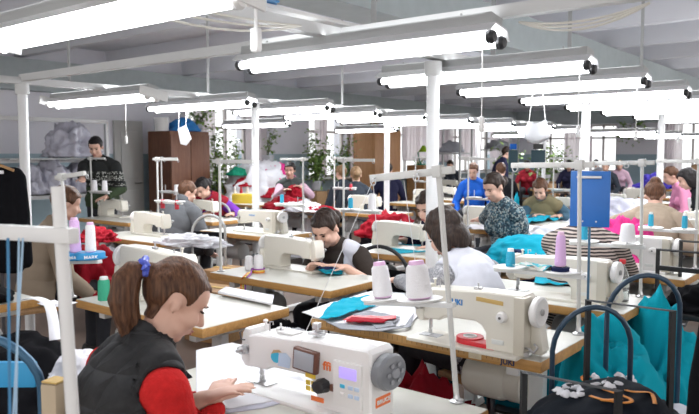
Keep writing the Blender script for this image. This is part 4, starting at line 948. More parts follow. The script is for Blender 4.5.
# --- front table
flat_cloth('fabric_piece',poly(T1h,[(196,352),(232,344),(268,352),(300,378),(316,392),(262,405),(228,411),(196,404)]),T1h+.001,wcl,amp=.006,label='white fabric being sewn on the front table',seed=3,step=.015)
flat_cloth('fabric_piece',poly(T1h,[(214,370),(300,381),(318,394),(262,409),(226,414)]),T1h+.0,lil,amp=.002,label='lilac white underlayer peeping out below the white fabric on the front table',seed=4,step=.02)
cone('large white thread cone, tilted, nearer the needle end of the front stand',stand_spot(s1,0,.33,.325,.115),'white',h=.128,r0=.036,r1=.029,tilt=(0,-.14),group=None)
cone('wide white thread cone beside the pole of the front stand',stand_spot(s1,1,.33,.325,.115),'white',h=.13,r0=.046,r1=.036,tilt=(0,-.12))
# thread strands from the front stand
def strand(lb,pts,r=.0011,mt=None): m=MB(); m.tube(pts,r,5); return tag(m.build('thread',mt or mat('thread_strand',(.80,.80,.82),.6,var=0)),lb,'thread','threads running through the stands')
# --- ruler edged table
t=thing('tape_roll','red tape roll with its loose end on the ruler edged table','tape roll',P(470,345,T)); t.scale=(1.3,1.3,1.3)
m=MB(); m.lathe([(.022,0),(.04,0),(.041,.003),(.041,.026),(.04,.028),(.022,.028),(.021,.026),(.021,.003),(.022,0)],(0,0,0),(0,0,1),28); m.build('roll',red_m,t)
m=MB(); m.lathe([(.016,0),(.0205,0),(.0205,.030),(.016,.030),(.016,0)],(0,0,0),(0,0,1),24); m.build('core',whitep,t)
m=MB(); m.prism([(.0,-.042),(.10,-.045),(.105,-.02),(.07,-.005),(.04,.01),(.03,-.02)],'z',.002,.024,.003); m.build('tail',red_m,t)
flat_cloth('fabric_piece',poly(T,[(302,314),(330,304),(372,292),(430,296),(428,307),(410,326),(380,330),(336,326)]),T+.001,wcl,amp=.006,label='white fabric spread on the ruler edged table',seed=5,step=.02)
flat_cloth('fabric_piece',poly(T+.01,[(326,323),(360,327),(404,328),(414,314),(411,328),(380,333),(340,330)]),T+.012,gcl,amp=.004,label='grey trim at the front edge of the white fabric',seed=6,step=.02)
flat_cloth('fabric_piece',poly(T+.01,[(319,320),(334,306),(352,300),(376,300),(378,306),(362,312),(345,319),(330,323)]),T+.013,turq,amp=.022,label='crumpled turquoise cut piece on the white fabric',seed=7,step=.015,freq=14)
flat_cloth('fabric_piece',poly(T+.01,[(352,316),(366,312),(400,318),(396,324),(372,326)]),T+.012,gcl,amp=.006,label='grey cut piece under the red strips',seed=8,step=.02)
for k,(pp,lb) in enumerate([([(343,321),(352,317),(396,317),(396,320),(360,324)],'flat red strip of cloth on the grey cut piece'),([(346,324),(351,319),(388,322),(384,325)],'shorter red strip below the flat red one')]):
    flat_cloth('fabric_strip',poly(T+.02,pp),T+.020+.004*k,redc if k else red_m,amp=.008,label=lb,seed=9+k,step=.012)
flat_cloth('fabric_piece',poly(T+.01,[(372,326),(392,325),(396,328),(376,331)]),T+.016,gcl,amp=.005,label='small grey scrap before the red strips',seed=11,step=.012)
heap('fabric_piece',P(296,334,.70)+V((0,0,-.06)),(.09,.08,.07),gcl,5,freq=2,label='grey and white cloth curling off the end of the ruler edged table',amp=.3)
heap('fabric_piece',P(286,334,.70)+V((0,0,-.05)),(.05,.05,.06),wcl,6,label='small white cloth knot beside the curled grey cloth',amp=.5)
# --- under ruler edged table
def bx(name,lb,c,sz,mt,rz=0,cat='box',lid=True):
    t=thing(name,lb,cat,c,rz); m=MB(); m.box((0,0,sz[2]/2),sz,.006); m.build('body',mt,t)
    if lid: m=MB(); m.box((0,0,sz[2]+.004),(sz[0]*.98,.05,.004)); m.build('packing_tape',goldtape,t)
    return t
heap('cloth_pile',V((-1.75,2.75,0)),(.30,.22,.42),redc,11,label='dark red cloth heaped under the ruler edged table',cat='cloth')
heap('cloth_pile',V((-1.20,3.0,0)),(.20,.18,.30),redc,12,label='second red cloth heap under the machine motor',cat='cloth')
# --- stand with the blue pouch
p0=stand_spot(s2,0,.36,.24); p1=stand_spot(s2,1,.36,.24)
cone('tall lavender thread cone on the stand by the blue pouch',p1+V((-.01,-.0,.018)),'lavender',h=.145,r0=.024,r1=.018)
t=thing('spool','flat navy spool under the lavender cone','spool',p1+V((-.01,0,-.007))); m=MB(); m.lathe([(.038,0),(.04,.002),(.037,.006),(.037,.016),(.04,.02),(.038,.022)],(0,0,0)); m.build('winding',navyc,t)
cone('small teal spool at the end of the stand by the blue pouch',p0+V((-.005,0,-.006)),'teal',h=.085,r0=.021,r1=.018,name='thread_spool',cat='thread spool')
flat_cloth('cloth_scrap',[(p0.x+.03,p0.y-.05),(p1.x-.05,p0.y-.05),(p1.x-.03,p0.y+.05),(p0.x+.05,p0.y+.06)],p0.z-.006,patterned('printed_scrap',[(.55,.65,.62),(.05,.42,.50),(.62,.62,.60),(.30,.50,.35)],40),amp=.03,label='pale printed cloth scrap on the tray beside the lavender cone',seed=2,step=.012,freq=16)
c=AY(590,199,3.27); t=thing('document_pouch','blue document pouch on a thin blue rod','pouch',(c.x,c.y,0),R(12))
m=MB(); m.box((0,0,c.z-.0),(.178,.012,.262),.004); m.build('pouch',mat('blue_plastic',(.015,.14,.48),.35,var=.12,vs=5),t)
m=MB(); m.box((-.005,-.010,c.z+.102),(.11,.008,.012),.002); m.build('metal_clip',steel,t)
m=MB(); m.cyl((.0,.012,.02),(.0,.012,c.z+.1),.006,seg=8); m.lathe([(.10,0),(.10,.012),(.02,.02)],(0,.012,0)); m.build('rod',bluetube,t)
for s in(-1,1): m=MB(); m.cyl((s*.03,-.008,c.z-.105),(s*.03,-.004,c.z-.105),.004,seg=8); m.build('eyelet',steel,t)
# --- third table: bottle, cones
b=P(622,290,T); b=V((b.x,b.y,T)); b=AY(622,287,3.62); b.z=T
t=thing('plastic_bottle','clear plastic bottle with a red cap on the table','bottle',b)
clear=mat('clear_plastic',(.78,.84,.84),.08,var=0,trans=.85)
m=MB(); m.lathe([(.030,0),(.034,.004),(.034,.05),(.031,.055),(.034,.06),(.034,.12),(.028,.15),(.013,.178),(.012,.196)],(0,0,0),(0,0,1),20); m.build('bottle_body',clear,t)
m=MB(); m.lathe([(.015,.192),(.016,.196),(.016,.212),(.014,.215)],(0,0,0)); m.build('cap',red_m,t)
m=MB(); m.lathe([(.0345,.075),(.0348,.076),(.0348,.108),(.0345,.109)],(0,0,0),(0,0,1),20); m.build('bottle_label',mat('pale_print',(.72,.74,.66),.5,var=.3,vs=60),t)
q0=stand_spot(s3,0,.36,.26); q1=stand_spot(s3,1,.36,.26)
cone('white thread cone on the stand next to the bottle',q1,'white',h=.115,r0=.042,r1=.032,caps=False); cone('teal spool on the stand next to the bottle, standing on a pale core',q0,'teal',h=.10,r0=.019,r1=.017,name='thread_spool',cat='thread spool')
flat_cloth('fabric_piece',poly(T,[(536,274),(570,268),(600,274),(598,283),(560,287),(534,285)]),T+.001,turq,amp=.02,label='teal fabric under the needle of the lavender cone machine',seed=31,step=.02)
# --- teal cloth behind the black trolley
heap('cloth_pile',AY(612,345,2.95)*1.0-V((0,0,.0))+V((0,0,.0)),(.1,.1,.1),teal,21,label='tiny teal offcut on the ground near the tube chairs') if False else None
gA=D(607,330,2.95); gB=D(655,300,3.45)
heap('cloth_pile',V((gA.x,gA.y,.245)),(.22,.26,.50),teal,22,label='big heap of teal cloth sliding off the tube chairs',freq=2.2,amp=.26,rz=R(20))
heap('cloth_pile',V((gB.x,gB.y,.0)),(.24,.26,.70),teal,23,label='tall heap of teal cloth behind the arched chair backs',freq=2.4,amp=.32)
heap('cloth_pile',V((-.96,2.98,.40)),(.16,.22,.28),teal,26,label='teal cloth bundle tucked beside the ruler edged table',freq=2.4,amp=.3)
heap('cloth_pile',V((-.66,2.72,.30)),(.30,.22,.24),mat('pale_folded_cloth',(.60,.62,.68),.8,var=.1),24,label='pale grey folded fabric below the teal heap',freq=1.5,amp=.22)
bx('crate','low crate under the teal heap','' and 0 or V((gA.x,gA.y,0)),(.42,.46,.24),PLY,R(10),lid=False)
archm=mat('dark_blue_tube',(.03,.06,.10),.35,.3,var=.3,vs=10)
arch_chair('blue tube chair with an arched back nearest the black trolley',V((D(574,300,2.62).x,D(574,300,2.62).y,0)),YAW,h=.985,wd=.27,panel=False,tr=.009,mt=archm,seat_m=teal)
arch_chair('blue tube chair with an arched back among the teal cloth',V((D(624,300,3.0).x,D(624,300,3.0).y,0)),YAW,h=1.03,wd=.29,panel=False,tr=.010,mt=archm,seat_m=teal)
# --- black trolley
tz=.60; A_=AY(528,380,2.0); 
t=thing('garment_trolley','black metal framed trolley filled with dark cloth','trolley',(-.725,2.12,0),R(1))
for y,hh,nm in ((-.22,.865,'near'),(.34,.985,'far')):
    m=MB(); w2=.135 if y<0 else .14; m.tube([(-w2,y,.02),(-w2,y,hh),(w2,y,hh),(w2,y,.02)],.0125,4); m.build('end_frame',blackframe,t)
m=MB(); m.box((0,.06,.60),(.30,.56,.03),.006); m.build('shelf',blackframe,t)
for s in(-1,1): m=MB(); m.box((s*.14,.06,.58),(.02,.56,.03),.003); m.build('side_rail',blackframe,t)
hc_=heap('dark_garment',V((-.735,2.20,.615)),(.20,.34,.14),cartc,41,label='dark navy garments lying on the black trolley',freq=1.6,amp=.14,rz=R(-6))
q=random.Random(5)
def LY(a,b):
    z=.70
    for _ in range(6): g=P(a,b,z); z=.5*z+.5*((onto(hc_,g.x,g.y) or .66)+.008)
    g=P(a,b,z); return g
scrap=wcl
for k in range(26):
    a=k/25; px=560+a*36+q.uniform(-5,5) if k<13 else 592+(k-13)/12*42+q.uniform(-4,4); py=(391+q.uniform(-6,4)) if k<13 else (380+q.uniform(-6,6))
    g=LY(px,py); g.z-=.006
    o=heap('fabric_scrap',g,(.015,.012,.014),scrap,60+k,sub=2,amp=.7,label='small crumpled white fabric scrap on the dark trolley cloth',cat='scrap',group='white scraps on the black trolley',rz=q.uniform(0,3))
def ribbon(lb,pts,w,mt,name='ribbon',cat='ribbon'):
    m=MB(); n=len(pts); pp=[V(p) for p in pts]; L=[];Rr=[]
    for i,p in enumerate(pp):
        d=(pp[min(i+1,n-1)]-pp[max(0,i-1)]).normalized(); s=V((-d.y,d.x,0)).normalized()*w/2
        L.append([m.bm.verts.new(p+s+V((0,0,h))) for h in(0,.002)]); Rr.append([m.bm.verts.new(p-s+V((0,0,h))) for h in(0,.002)])
    for i in range(n-1):
        m._f([L[i][1],Rr[i][1],Rr[i+1][1],L[i+1][1]]); m._f([L[i][0],L[i+1][0],Rr[i+1][0],Rr[i][0]]); m._f([L[i][0],L[i][1],L[i+1][1],L[i+1][0]]); m._f([Rr[i][0],Rr[i+1][0],Rr[i+1][1],Rr[i][1]])
    return tag(m.build(name,mt,sharp=0),lb,cat)
orr=mat('orange_ribbon',(.75,.28,.04),.6,var=.1)
def smoothpts(pts,n=6):
    out=[]
    for i in range(len(pts)-1):
        a,b,c,d=[V(pts[max(0,min(len(pts)-1,j))]) for j in (i-1,i,i+1,i+2)]
        for k in range(n): t=k/n; out.append(.5*((2*b)+(c-a)*t+(2*a-5*b+4*c-d)*t*t+(3*b-a-3*c+d)*t**3))
    out.append(V(pts[-1])); return out
ribbon('orange ribbon winding over the dark trolley cloth',smoothpts([LY(a,b) for a,b in [(600,400),(625,403),(630,399),(600,388),(583,380),(585,376),(605,381),(628,391),(650,393),(655,404)]]),.012,orr)
ribbon('short orange ribbon end near the first one',smoothpts([LY(a,b) for a,b in [(590,396),(605,400),(622,399)]]),.012,orr)
t2=thing('garment_trolley','black metal frame standing beyond the teal cloth','trolley',(D(694,260,3.95).x,D(694,260,3.95).y,0),R(0))
for y in (-.2,.3):
    m=MB(); m.tube([(-.14,y,.02),(-.14,y,.98),(.4,y,.98),(.4,y,.02)],.0125,4); m.build('end_frame',blackframe,t2)
m=MB(); m.box((.13,.05,.62),(.54,.5,.03),.006); m.build('shelf',blackframe,t2); m=MB(); m.box((.13,-.2,.88),(.54,.02,.025)); m.build('cross_rail',blackframe,t2)
heap('dark_garment',V((D(694,260,3.95).x+.13,D(694,260,3.95).y+.05,.636)),(.22,.19,.16),blackcloth,43,label='black garments on the frame beyond the teal cloth',freq=2)
# dark coat at the picture edge
c=AX(705,330,-.30); t=thing('coat_stand','dark coat stand holding the black coat','coat stand',(-.245,1.95,0)); m=MB(); m.cyl((0,0,.02),(0,0,1.22),.014,seg=10); m.lathe([(.16,0),(.16,.02),(.03,.04)],(0,0,0)); m.build('pole',blackframe,t); m=MB(); m.tube([(-.13,0,1.16),(0,0,1.22),(.13,0,1.16)],.01,6); m.build('hook_bar',blackframe,t)
mbx=MB(); 
for z,rx,ry in ((1.10,.10,.06),(.95,.135,.085),(.75,.14,.09),(.55,.15,.095),(.38,.16,.10)): mbx.ell((0,0,z),(rx,ry,.13),None,14)
for s in(-1,1): mbx.cap((s*.11,0,1.08),(s*.16,.02,.55),.05,.042)
me=remesh(mbx,.012,4); 
for v in me.vertices: v.co+=V((v.co.x,v.co.y,0)).normalized()*.012*(ridge(V((v.co.x*9,v.co.y*9,v.co.z*2)))-.3)
tag(link_mesh('black_coat',me,blackcloth,None,(-.245,1.95,0)),'black coat hanging on the coat stand at the picture edge','coat')
# --- cones and spools on other tables
cone('small white cone on the rainbow tape table, nearer its end',P(249,270,T),'white',h=.105,r0=.028,r1=.024,caps=False); cone('white cone ringed by the rainbow tape',P(258.5,272.5,T),'white',h=.125,r0=.031,r1=.027,caps=False)
rb=[mat('rainbow_%s'%n,c,.5,var=.05) for n,c in (('orange',(.80,.25,.03)),('yellow',(.85,.62,.08)),('violet',(.35,.08,.45)))]
c0=P(258.5,272.5,T)
for k,n in enumerate(('violet','yellow','orange')):
    pts=[c0+V((math.cos(a)*.037,math.sin(a)*.037,.004+.010*k)) for a in [i*.3 for i in range(22)]]; m=MB(); m.tube(pts,.005,6); m.tube([c0+V((-.03,-.03,.005+.01*k)),P(247+k*2,275,T)+V((0,0,.01)),P(243+k*2,278,T)+V((0,0,.004)),P(241+k*2.2,280,T-.02),P(241+k*2.2,293,T-.1)],.005,6)
    tag(m.build('tape',rb[k]),'%s strand of the rainbow tape around the white cone'%n,'tape','rainbow tape strands')
cone('green thread cone standing on the table behind the front woman',P(104,301,T),'green',h=.125,r0=.031,r1=.028,tilt=(0,.03))
u0=stand_spot(s5,0,.27,.185); u1=stand_spot(s5,1,.27,.185)
bd=mat('blue_disc',(.03,.30,.62),.5,var=.06)
for u,lb in ((u0,'blue lettered dish under the white cone'),(u1,'blue lettered dish under the tall lavender cone')):
    t=thing('spool_dish',lb,'dish',u); m=MB(); m.lathe([(.066,0),(.07,.003),(.07,.032),(.066,.035)],(0,0,-.004),(0,0,1),28); m.build('dish_body',bd,t)
    dv=V((-u.x,-u.y,0)).normalized(); text('MARK',.024,whitep,t,tuple(dv*.0712+V((0,0,.012))),(PI/2,0,math.atan2(dv.y,dv.x)+PI/2),'dish_lettering',bold=.0006)
u0=u0+V((0,0,.031)); u1=u1+V((0,0,.031))
cone('tall lavender cone on a blue disc',u1,'lavender',h=.18,r0=.028,r1=.024,tilt=(0,-.06)); cone('white cone on a blue disc beside the lavender one',u0,'white',h=.15,r0=.027,r1=.022)
for k,u in enumerate((u0,u1)):
    pass
cl=[(find('before the two dark jackets'),.30,'white','white cone on the stand before the two dark jackets'),(find('before the two dark jackets'),.30,'teal','teal spool on the stand before the two dark jackets'),(find('patterned dress'),.25,'white','white cone on the stand by the patterned dress'),(find('behind the teal jacket'),.25,'white','white cone on the stand behind the teal jacket'),(find('before the standing man'),.30,'white','white cone on the stand before the standing man'),(find('before the standing man'),.30,'white','second white cone on the stand before the standing man'),(find('by the red cloth'),.26,'red','red cone on the stand by the red cloth'),(find('horizontal bar'),.22,'red','red cone on the stand with the horizontal bar'),(find('horizontal bar'),.22,'red','second red cone on the stand with the horizontal bar'),(find('purple woman'),.25,'white','white cone on the stand by the purple woman'),(find('one row behind the woman in beige'),.25,'red','red cone one row behind the woman in beige'),(find('one row behind the woman in beige'),.25,'white','white cone one row behind the woman in beige'),(find('two rows behind'),.25,'white','white cone two rows behind the woman in beige'),(find('by the woman in pink'),.25,'white','white cone on the stand by the woman in pink'),(find('grey hoodie'),.25,'teal','teal spool on the stand by the grey hoodie'),(find('standing navy'),.25,'white','white cone by the standing navy woman')]
used={}
for st,tr,kd,lb in cl:
    k=used.get(st.name,0); used[st.name]=k+1; sp=.34
    small=kd!='white'; cone(lb,stand_spot(st,k,sp,tr),kd,h=.10 if small else .14,r0=.02 if small else .033,r1=.018 if small else .027,caps=False,name='thread_spool' if small else 'thread_cone',cat='thread spool' if small else 'thread cone')
v0=stand_spot(s4,0,.34,.24); v1=stand_spot(s4,1,.34,.24)
cone('teal spool at the end of the stand above the beige woman machine',v0,'teal',h=.10,r0=.018,r1=.016,name='thread_spool',cat='thread spool'); cone('teal spool by the pole of the stand above the beige woman machine',v1,'teal',h=.10,r0=.018,r1=.016,name='thread_spool',cat='thread spool')
for px,py,lb in [(663,238,'teal spool standing on the table before the beige woman'),(674,246,'pale blue spool next to the teal one on the same table'),(602,246,'teal spool by the striped jumper')]: cone(lb,P(px,py+12,T),'teal',h=.09,r0=.019,r1=.017,name='thread_spool',cat='thread spool')
cone('big white cone at the picture edge beside the black top',P(691,212,T),'white',h=.2,r0=.06,r1=.045,caps=False)
cone('second white cone at the picture edge, behind the big one',P(697,209,T)+V((.12,.2,0)),'white',h=.2,r0=.06,r1=.045,caps=False)
# --- cloth across the room
def CH(lb,px,py,z,rad,mt,seed,**k): return heap('cloth_pile',P(px,py,z) if z<1.4 else P(px,py,z),rad,mt,seed,label=lb,**k)
CH('turquoise cloth heaped beside the white vested woman',532,262,.66,(.34,.28,.20),turq,31,freq=1.8,amp=.25)
CH('navy cut piece lying on the turquoise heap',517,252,.78,(.05,.05,.02),navyc,32,sub=3)
CH('white cloth beyond the turquoise heap',556,246,.68,(.28,.24,.16),wcl,33)
gm=AY(625,230,5.18); heap('cloth_pile',V((gm.x,gm.y,.70)),(.20,.14,.30),magc,34,freq=4.5,label='magenta cloth heap beside the blue pouch'); bx('bin','grey bin under the magenta cloth',V((gm.x,gm.y,0)),(.40,.26,.70),lgrey,lid=False)
CH('white bundle behind the magenta heap',626,222,.70,(.40,.3,.25),lil,35)
CH('white bundle of fabric by the plastic bottle',639,258,.76,(.16,.12,.10),wcl,36)
flat_cloth('fabric_piece',poly(T,[(468,229),(474,222),(500,222),(520,226),(551,226),(548,232),(510,234),(480,232)]),T+.001,wcl,amp=.03,label='white fabric in front of the woman in the floral blouse',seed=12,step=.03,freq=7)
flat_cloth('fabric_piece',poly(T,[(506,222),(522,213),(556,214),(566,219),(545,223),(526,226)]),T+.001,turq,amp=.06,label='turquoise cloth under the hands of the bent girl',seed=13,step=.03,freq=6)
g=P(514,232,.5); heap('cloth_pile',V((g.x,g.y,0)),(.14,.13,.80),turq,37,label='turquoise cloth hanging beside the bent girl')
flat_cloth('fabric_piece',poly(T,[(310,270),(322,262),(345,264),(341,272),(325,274)]),T+.001,navyc,amp=.035,label='navy cloth being sewn by the woman in the white apron',seed=14,step=.02,freq=10)
flat_cloth('fabric_piece',poly(T,[(318,274),(338,270),(346,268),(342,276),(326,277)]),T+.004,turq,amp=.02,label='turquoise edge below the navy cloth',seed=15,step=.02,freq=10)
flat_cloth('fabric_piece',poly(T,[(386,250),(398,244),(430,246),(430,252),(400,254)]),T+.001,turq,amp=.006,label='flat turquoise fabric on the table of the hidden woman',seed=16,step=.03)
flat_cloth('pattern_sheet',poly(T,[(218,296),(226,291),(274,300),(272,308)]),T+.012,wcl,amp=.002,label='white pattern sheet lying on the green cone table',seed=17,step=.03,thick=.012)
CH('red and grey cloth heap near the lavender cone stand',138,268,.45,(.30,.26,.24),redc,41,freq=3.5)
CH('grey cloth next to the red heap',112,270,.45,(.22,.2,.2),gcl,42)
CH('dark red cloth hanging below the blue discs',90,296,.45,(.26,.2,.34),redc,43)
CH('red cloth on the table before the standing man',98,241,.76,(.16,.14,.10),redc,44)
CH('white cloth folded by the grey hoodie',192,244,.80,(.30,.16,.07),wcl,45)
mp_=P(263,205,.55)*.93; mp_.z=.55; MT=heap('cloth_pile',mp_,(.70,.56,.72),wcl,46,freq=3.8,label='white and crimson mountain of cut cloth beside the post')
mc=MT.location
for k,(dx,dy,mm,lb) in enumerate([(.45,.05,magc,'crimson piece on the white mountain of cloth, lower one'),(.22,.12,magc,'crimson piece on the white mountain of cloth, topmost one'),(.5,-.25,redc,'dark red piece low on the white mountain of cloth'),(-.3,-.3,greenc,'green piece on the white mountain of cloth'),(-.05,-.35,redc,'dark red piece at the near side of the white mountain of cloth')]):
    zz=onto(MT,mc.x+dx,mc.y+dy) or .9; heap('cloth_piece',V((mc.x+dx,mc.y+dy,zz-.05)),(.2,.17,.14),mm,47+k,sub=4,label=lb)
CH('dark red cloth in front of the woman with pink sleeves',287,209,.76,(.30,.22,.15),redc,52)
heap('cloth_piece',D(294,197,10.28),(.13,.08,.15),redc,53,sub=4,label='red cloth in the hands of the woman with pink sleeves')
CH('white cut pieces stacked on the table with the red cloth',303,211,.76,(.28,.18,.12),wcl,54)
CH('red cloth at the end of the white cut pieces',320,211.5,.76,(.2,.18,.07),redc,55)
CH('crimson cloth under the tables by the hidden woman',388,236,.55,(.3,.3,.25),redc,56)
heap('cloth_pile',V((-4.35,16.5,.76)),(.42,.26,.30),purp,57,label='violet blue cloth on the distant table')
CH('blue headscarf cloth bundle near the orange wardrobe',390,186,.95,(.15,.14,.18),bluec,58,sub=4)
heap('cloth_pile',V((-2.75,8.6,.76)),(.25,.2,.14),turq,59,sub=4,label='turquoise cloth behind the bent girl')
CH('turquoise cloth by the woman in beige',632,209,.76,(.25,.2,.10),turq,60,sub=4)
CH('white cloth heap near the striped jumper',566,232,.60,(.3,.2,.18),wcl,61)
bx('storage_box','yellow box of spools beside the white mountain of cloth',P(244,203,.762),(.34,.2,.14),yellow,R(38),lid=False)
for k in range(4): cone('red topped small spool standing in the yellow box',P(244,203,.762)+V((-.12+.08*k,-.08+.06*k,.147)),'red' if k%2 else 'white',h=.12,r0=.025,r1=.012,caps=False,group='small spools in the yellow box',name='thread_spool',cat='thread spool')
# blue cabinet base of the mountain
bx('packing_table','low grey table under the white mountain of cloth',V((mp_.x,mp_.y,0)),(1.2,1.0,.55),lgrey,0,'table',lid=False)
for (px,py,z,sx,sy,sz,lb) in [(215,290,0,.4,.3,.42,'brown carton under the rainbow tape table'),(232,280,0,.4,.34,.5,'second brown carton behind the rainbow tape table'),(330,250,0,.5,.4,.45,'grey bin under the tables behind the white apron')]:
    g=P(px,py,.4); bx('carton' if 'carton' in lb else 'bin',lb,(g.x,g.y,0),(sx,sy,sz),PLY if 'carton' in lb else lgrey,R(10))
for k,(x,y,rx,ry,rz_,mm,lb) in enumerate([(-3.05,3.2,.30,.2,.34,blackcloth,'black cloth stuffed under the rainbow tape table'),(-2.75,2.2,.28,.18,.30,gcl,'grey cloth stuffed under the green cone table'),(-1.5,3.62,.32,.18,.40,tealdk,'dark teal cloth under the lavender cone machine'),(-3.1,4.5,.3,.2,.4,blackcloth,'black cloth under the table of the hidden woman'),(-1.6,4.72,.3,.2,.4,navyc,'navy cloth under the table by the woman in beige'),(-5.4,3.85,.3,.2,.4,blackcloth,'black cloth under the table of the grey machine'),(-4.9,4.75,.3,.2,.4,gcl,'grey cloth under the table of the grey hoodie'),(-7.1,4.75,.3,.2,.4,blackcloth,'black cloth under the table of the standing man'),(-3.0,6.5,.3,.2,.4,navyc,'navy cloth under the table of the floral blouse'),(-6.5,7.3,.3,.2,.45,wcl,'white cloth under the table heaped with red cloth'),(-5.4,7.3,.3,.2,.45,blackcloth,'black cloth under the table before the dark jackets')]):
    heap('cloth_pile',V((x,y-.02,.065)),(rx*.85,ry*.7,rz_),mm,120+k,sub=4,freq=2.5,label=lb)
# --- near left: stand with blue threads, black garments, chair
c=V((-1.255,.705,0)); nb_=thing('thread_stand','blurred white thread stand closest to the viewer, with blue threads','thread stand',(c.x,c.y,0),0)
m=MB(); m.tube([(.03,0,.70),(-.02,0,1.44)],.0125,12); m.build('pole',offw,nb_)
m=MB(); m.box((-.12,-.02,1.345),(.30,.026,.03),.004,Matrix.Rotation(R(-1),3,'Y')@Matrix.Rotation(R(9),3,'Z')); m.build('arm',offw,nb_)
m=MB(); m.box((-.25,.02,.685),(.62,.40,.035),.006); m.build('base_board',LAM,nb_)
for s in(-1,1): m=MB(); m.box((-.25+s*.26,.02,.335),(.05,.05,.665),.004); m.build('leg',offw,nb_)
bth=mat('blue_thread',(.05,.22,.42),.6,var=.1)
for k,(a,b_) in enumerate([(8,10),(19,16),(23,13)]):
    strand('blue thread hanging from the near stand, %s'%('outermost','middle','innermost')[k],[D(a,238,1.33),D(b_,420,1.28)],.0028 if k==0 else .002,bth if k==0 else mat('pale_blue_thread',(.40,.58,.75),.6,var=.05))
heap('garment_pile',V((-2.62,1.28,.50)),(.42,.26,.27),blackcloth,71,label='black garments heaped behind the near stand',freq=2,amp=.25)
heap('garment_pile',V((-2.25,1.52,.45)),(.26,.24,.30),blackcloth,72,label='black garments leaning against the green cone table',freq=2,amp=.25)
bx('bench','wooden bench under the black garments',V((-2.55,1.35,0)),(.95,.5,.48),PLY,R(10),'bench',lid=False)
heap('garment_pile',V((-3.78,1.52,.76)),(.28,.20,.20),blackcloth,76,freq=2,amp=.25,label='black bags by the wooden bench, behind the blue threads')
def strap(lb,pts,w): return ribbon(lb,smoothpts(pts),w,wcl,'strap','strap')
strap('white strap curling over the black garments',[D(20,301,2.55),D(34,298,2.5),D(48,304,2.45),D(53,320,2.4),D(55,340,2.35)],.035)
strap('white cloth end between the two black heaps',[D(46,302,2.58),D(58,305,2.55),D(70,302,2.6)],.07)
heap('fabric_piece',D(84,356,2.2)-V((0,0,.08)),(.10,.08,.09),wcl,73,label='white cloth ends beside the front woman',freq=1.8,amp=.25)
heap('cloth_pile',V((-1.95,.86,.42)),(.34,.28,.20),wcl,74,label='white cloth on the chair at the bottom corner',freq=2,amp=.25)
arch_chair('blue tube chair with a blue strip at the bottom corner',V((D(12,360,2.2).x,D(12,360,2.2).y,0)),YAW,h=1.0,wd=.36,pz=.12,ph=.075,seat_m=mat('bright_blue_strip',(.03,.32,.62),.5,var=.1))
bx('small_carton','tan carton edge beside the near stand pole',D(56,396,1.9)-V((0,0,.08)),(.05,.06,.12),mat('tan_card',(.50,.40,.28),.7),R(20))
# black garment on a hanger
c=D(11,235,4.2); t=thing('hanging_garment','black garment on a hanger stand beside the first post','garment',(c.x-.05,c.y-.04,0),YAW)
m=MB(); m.box((0,0,1.10),(.26,.07,.62),.03,None,3); m.cap((-.10,0,1.38),(.10,0,1.38),.05,.05)
for s_ in(-1,1): m.cap((s_*.12,0,1.36),(s_*.15,.0,.86),.045,.04)
me=remesh(m,.014,5)
for v in me.vertices: v.co.y+=.012*ridge(V((v.co.x*14,0,v.co.z*2)))
link_mesh('garment_body',me,blackcloth,t)
m=MB(); m.tube([(-.12,-.055,1.41),(-.04,-.05,1.44),(0,-.05,1.45),(.04,-.05,1.44),(.12,-.055,1.41)],.009,6); m.build('hanger',PLY,t)
m=MB(); m.box((.03,-.065,1.40),(.07,.012,.02),.003); m.build('collar_label',wcl,t)
m=MB(); m.cyl((0,0,.0),(0,0,1.46),.012,seg=8); m.lathe([(.16,0),(.16,.015),(.02,.03)],(0,0,0)); m.build('stand_pole',dsteel,t)
# --- storage rack and wrapped bundles along the window-side wall
rk=thing('storage_rack','white storage rack with two long rails by the door','rack',(-9.6,0,0)); ya,yb=AX(-8,120,-9.6).y,AX(106,120,-9.6).y
for z in (2.0,1.42): m=MB(); m.box((0,(ya+yb)/2,z),(.05,yb-ya,.06),.004); m.build('long_rail',rail_m,rk)
for y in (ya,yb): m=MB(); m.box((0,y,1.0),(.05,.05,2.0),.004); m.build('upright',rail_m,rk)
film=mat('plastic_film',(.50,.50,.58),.25,var=.25,vs=10,bump=.5,bs=14)
for k,(px,py,z,r_,lb) in enumerate([(53,200,.95,(.3,.22,.45),'grey plastic wrapped bundle on the rack behind the seated beige person'),(72,175,1.46,(.26,.34,.45),'topmost plastic wrapped bundle on the rack'),(84,205,.95,(.28,.26,.4),'plastic wrapped bundle by the standing man'),(30,205,.95,(.26,.22,.35),'plastic wrapped bundle next to the hanging black garment')]):
    g=AX(px,py,-9.55); heap('wrapped_bundle',V((-9.55,g.y,z)),r_,film,80+k,label=lb,cat='bundle',freq=3)
m=MB(); m.box((-9.6,(ya+yb)/2,.92),(.7,yb-ya,.05)); tag(m.build('rack_shelf',lgrey),'grey shelf board under the plastic wrapped bundles','shelf')
m=MB(); m.box((-9.6,(ya+yb)/2,1.445),(.5,yb-ya-.2,.02)); tag(m.build('rack_shelf',lgrey),'grey shelf board on the upper rail of the rack','shelf')
